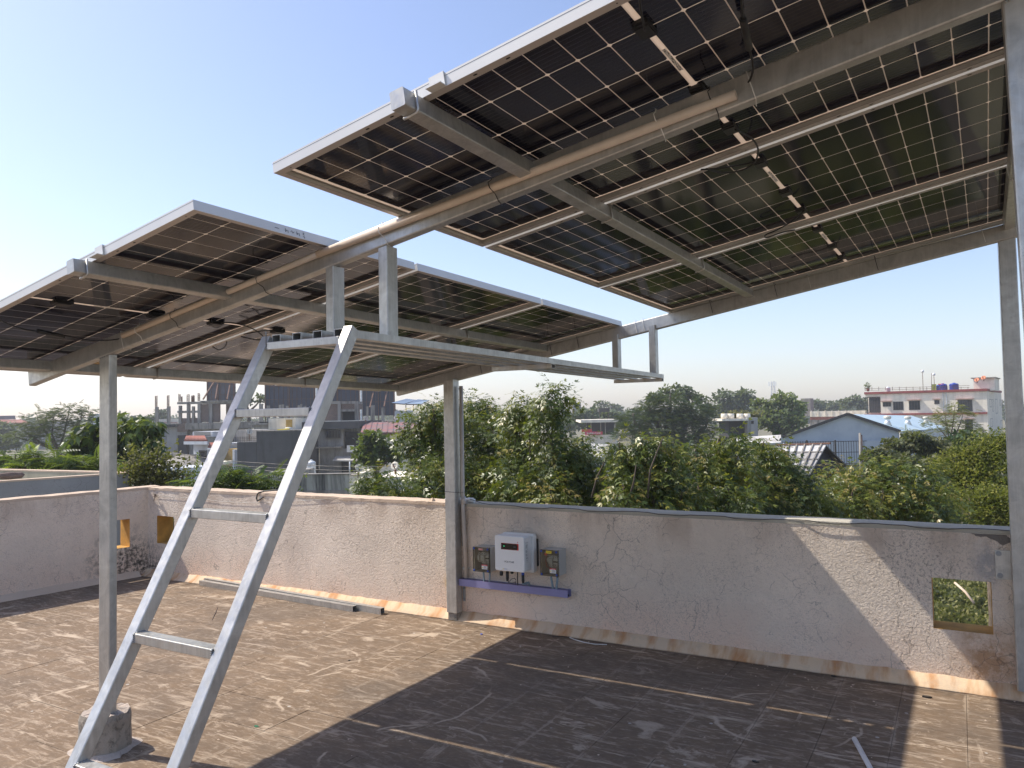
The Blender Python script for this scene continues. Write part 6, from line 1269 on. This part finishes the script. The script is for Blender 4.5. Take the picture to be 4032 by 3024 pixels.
sr = thing('solar_rack', 'small raised solar rack in the distance left of the middle post', 'solar panel', F.pt(1600, 1616)); part('panel', thick(at(1540, 1586, 66), at(1600, 1570, 70), at(1640, 1574, 70), at(1592, 1590, 66), .08), M['glass_top'], sr); part('panel', thick(at(1598, 1591, 66), at(1645, 1572, 70), at(1690, 1576, 70), at(1660, 1590, 66), .08), M['glass_top'], sr)
for x_ in (1556, 1598, 1628): part('leg', MB().tube([at(x_, 1588, 68), at(x_, 1620, 68)], .04, 5), M['rust'], sr)
# streaked parapet, tank, poles, wires
F = Fac(1300, 1900, 24, CH); b = bldg('streaked_wall', 'pale parapet with black vertical water streaks beyond the roof wall', F, 1300, 'wall'); part('wall', F.box(MB(), 1180, 1868, 1374, 1937, 0, .2, z0=GZ), M['streak'], b); part('wall', F.box(MB(), 1375, 1870, 1409, 1937, -.01, 2.5, z0=GZ), M['cream'], b, 'plain end pier'); part('coping', F.box(MB(), 1178, 1865, 1410, 1868, .04, .24), M['rawcon'], b)
part('brick_foot', F.box(MB(), 1180, 1930, 1374, 1945, .03, -.001), M['rawcon'], b)
F = Fac(1100, 1900, 27, CH); b = bldg('low_roof', 'plain pale low roof edge behind the feathery shrub', F, 1100, 'wall'); part('wall', F.box(MB(), 1060, 1858, 1180, 1940, 0, 2, z0=GZ), M['greywall'], b)
F = Fac(1560, 1900, 20, CH); b = bldg('low_roof', 'sunlit sandy wall glimpsed between the low neem bushes', F, 1560, 'wall'); part('wall', F.box(MB(), 1500, 1878, 1600, 1960, 0, 2, z0=GZ), M['cream'], b)
F = Fac(680, 1880, 38, CH); b = bldg('low_roof', 'pale yard wall behind the olive shrub', F, 680, 'wall'); part('wall', F.box(MB(), 640, 1842, 770, 1900, 0, 2, z0=GZ), M['whitewash'], b); part('wall', F.box(MB(), 690, 1838, 770, 1850, -3, 5), M['cream'], b)
F = Fac(1228, 1860, 30, CH); tank(1226, 36, 1812, 1866, 'tankwhite', 'tall white tank beside the right ladder rail, above the streaked wall', 30, 0, F_=F)
dish(1414, 1843, 17, 22, 'dishwhite', 'thin edge-on satellite dish above the streaked wall', tilt=(.80, -.30, .42), pole=36); dish(1554, 1834, 17, 21, 'dishwhite', 'broad satellite dish left of the middle post, over the low neem bush', tilt=(.15, -.85, .42), pole=46); dish(1440, 1646, 9, 56, 'dishwhite', 'small satellite dish on the edge of the red tin roof', tilt=(.7, -.5, .4), pole=14); dish(1560, 1645, 9, 56, 'dishwhite', 'small satellite dish beside the white block', tilt=(.4, -.7, .4), pole=14)
solo('antenna_pole', MB().tube([at(1377, 1872, 23.5), at(1377, 1818, 23.5)], .02, 6), M['tankwhite'], 'pale pipe standing on the end pier of the streaked wall', 'pole', at(1377, 1872, 23.5)); 
def wire(label, pts, D0, D1, r=.008):
    k = len(pts); V = [at(x, y, D0+(D1-D0)*i/(k-1)) for i, (x, y) in enumerate(pts)]; solo('overhead_wire', MB().tube(V, r, 4), M['rawcon'], label, 'wire', V[0], 'overhead wires on the left')
wire('upper overhead wire crossing in front of the dark stained building', [(660, 1778), (760, 1795), (900, 1815), (1100, 1828), (1300, 1836), (1600, 1838)], 30, 24); wire('middle overhead wire crossing in front of the dark stained building', [(680, 1800), (800, 1822), (950, 1835), (1150, 1846), (1350, 1853), (1600, 1856)], 30, 24); wire('lower overhead wire in front of the streaked wall', [(930, 1842), (1100, 1858), (1300, 1868), (1600, 1876)], 27, 23)
wire('overhead wire over the fronds behind the grey roof wall', [(80, 1765), (160, 1772), (240, 1770), (300, 1762)], 30, 30)
# far left haze buildings
F = Fac(60, 1670, 150, CH); b = bldg('long_building', 'hazy long building with a dull red roof at the far left', F, 60); part('wall', F.box(MB(), -120, 1664, 112, 1720, 0, 12, z0=GZ), M['greywall'], b); part('roof', thick(F.pt(-120, 1652, -4), F.pt(85, 1652, -4), F.pt(118, 1664, .6), F.pt(-130, 1664, .6), .3), M['tilered'], b); part('roof_sign', F.box(MB(), -60, 1637, 18, 1652, -3, 3.3), M['boardback'], b)
F = Fac(368, 1640, 160, CH); b = bldg('hazy_block', 'blue-hazed tower block just left of the left post', F, 368); part('wall', F.box(MB(), 352, 1630, 378, 1690, 0, 8, z0=GZ), M['whitewash'], b); part('wall', F.box(MB(), 378, 1645, 400, 1690, 0, 8, z0=GZ), M['whitewash'], b)
b = thing('red_edged_shed', 'shed with a sloping red-edged roof right of the left post', 'shed', at(560, 1700, 90)); b.location.z = GZ; part('roof', thick(at(520, 1674, 90), at(592, 1652, 90), at(592, 1656, 100), at(520, 1677, 100), .25), M['pinkshade'], b); part('wall', MB().add([at(524, 1676, 90.3), at(590, 1657, 90.3), g0(at(590, 1657, 90.3)), g0(at(524, 1676, 90.3))], [(0, 1, 2, 3)]), M['boardback'], b)
F = Fac(660, 1660, 95, CH); b = bldg('signed_building', 'pale building with faded red lettering behind the bare columns', F, 660); part('wall', F.box(MB(), 625, 1650, 700, 1690, 0, 4, z0=GZ), M['cream'], b); m = MB(); r = random.Random(4)
x_ = 632
while x_ < 696: w_ = r.uniform(2, 5); F.box(m, x_, 1661+r.uniform(0, 2), x_+w_, 1667+r.uniform(0, 2), .05, 0); x_ += w_+1.5
part('faded_lettering', m, M['pinkshade'], b)

# ================================================================== haze
hz = MB(); hz.box(-640, 640, -30, 560, GZ-1.0, 26)
m_ = bpy.data.materials.new('haze_air'); m_.use_nodes = True; nt = m_.node_tree; nt.nodes.clear(); ov = nt.nodes.new('ShaderNodeOutputMaterial'); pv = nt.nodes.new('ShaderNodeVolumePrincipled')
pv.inputs['Color'].default_value = (.86, .90, .97, 1); pv.inputs['Density'].default_value = .00085; pv.inputs['Anisotropy'].default_value = .25; nt.links.new(pv.outputs[0], ov.inputs['Volume'])
struct('haze', hz, m_, kind='stuff')
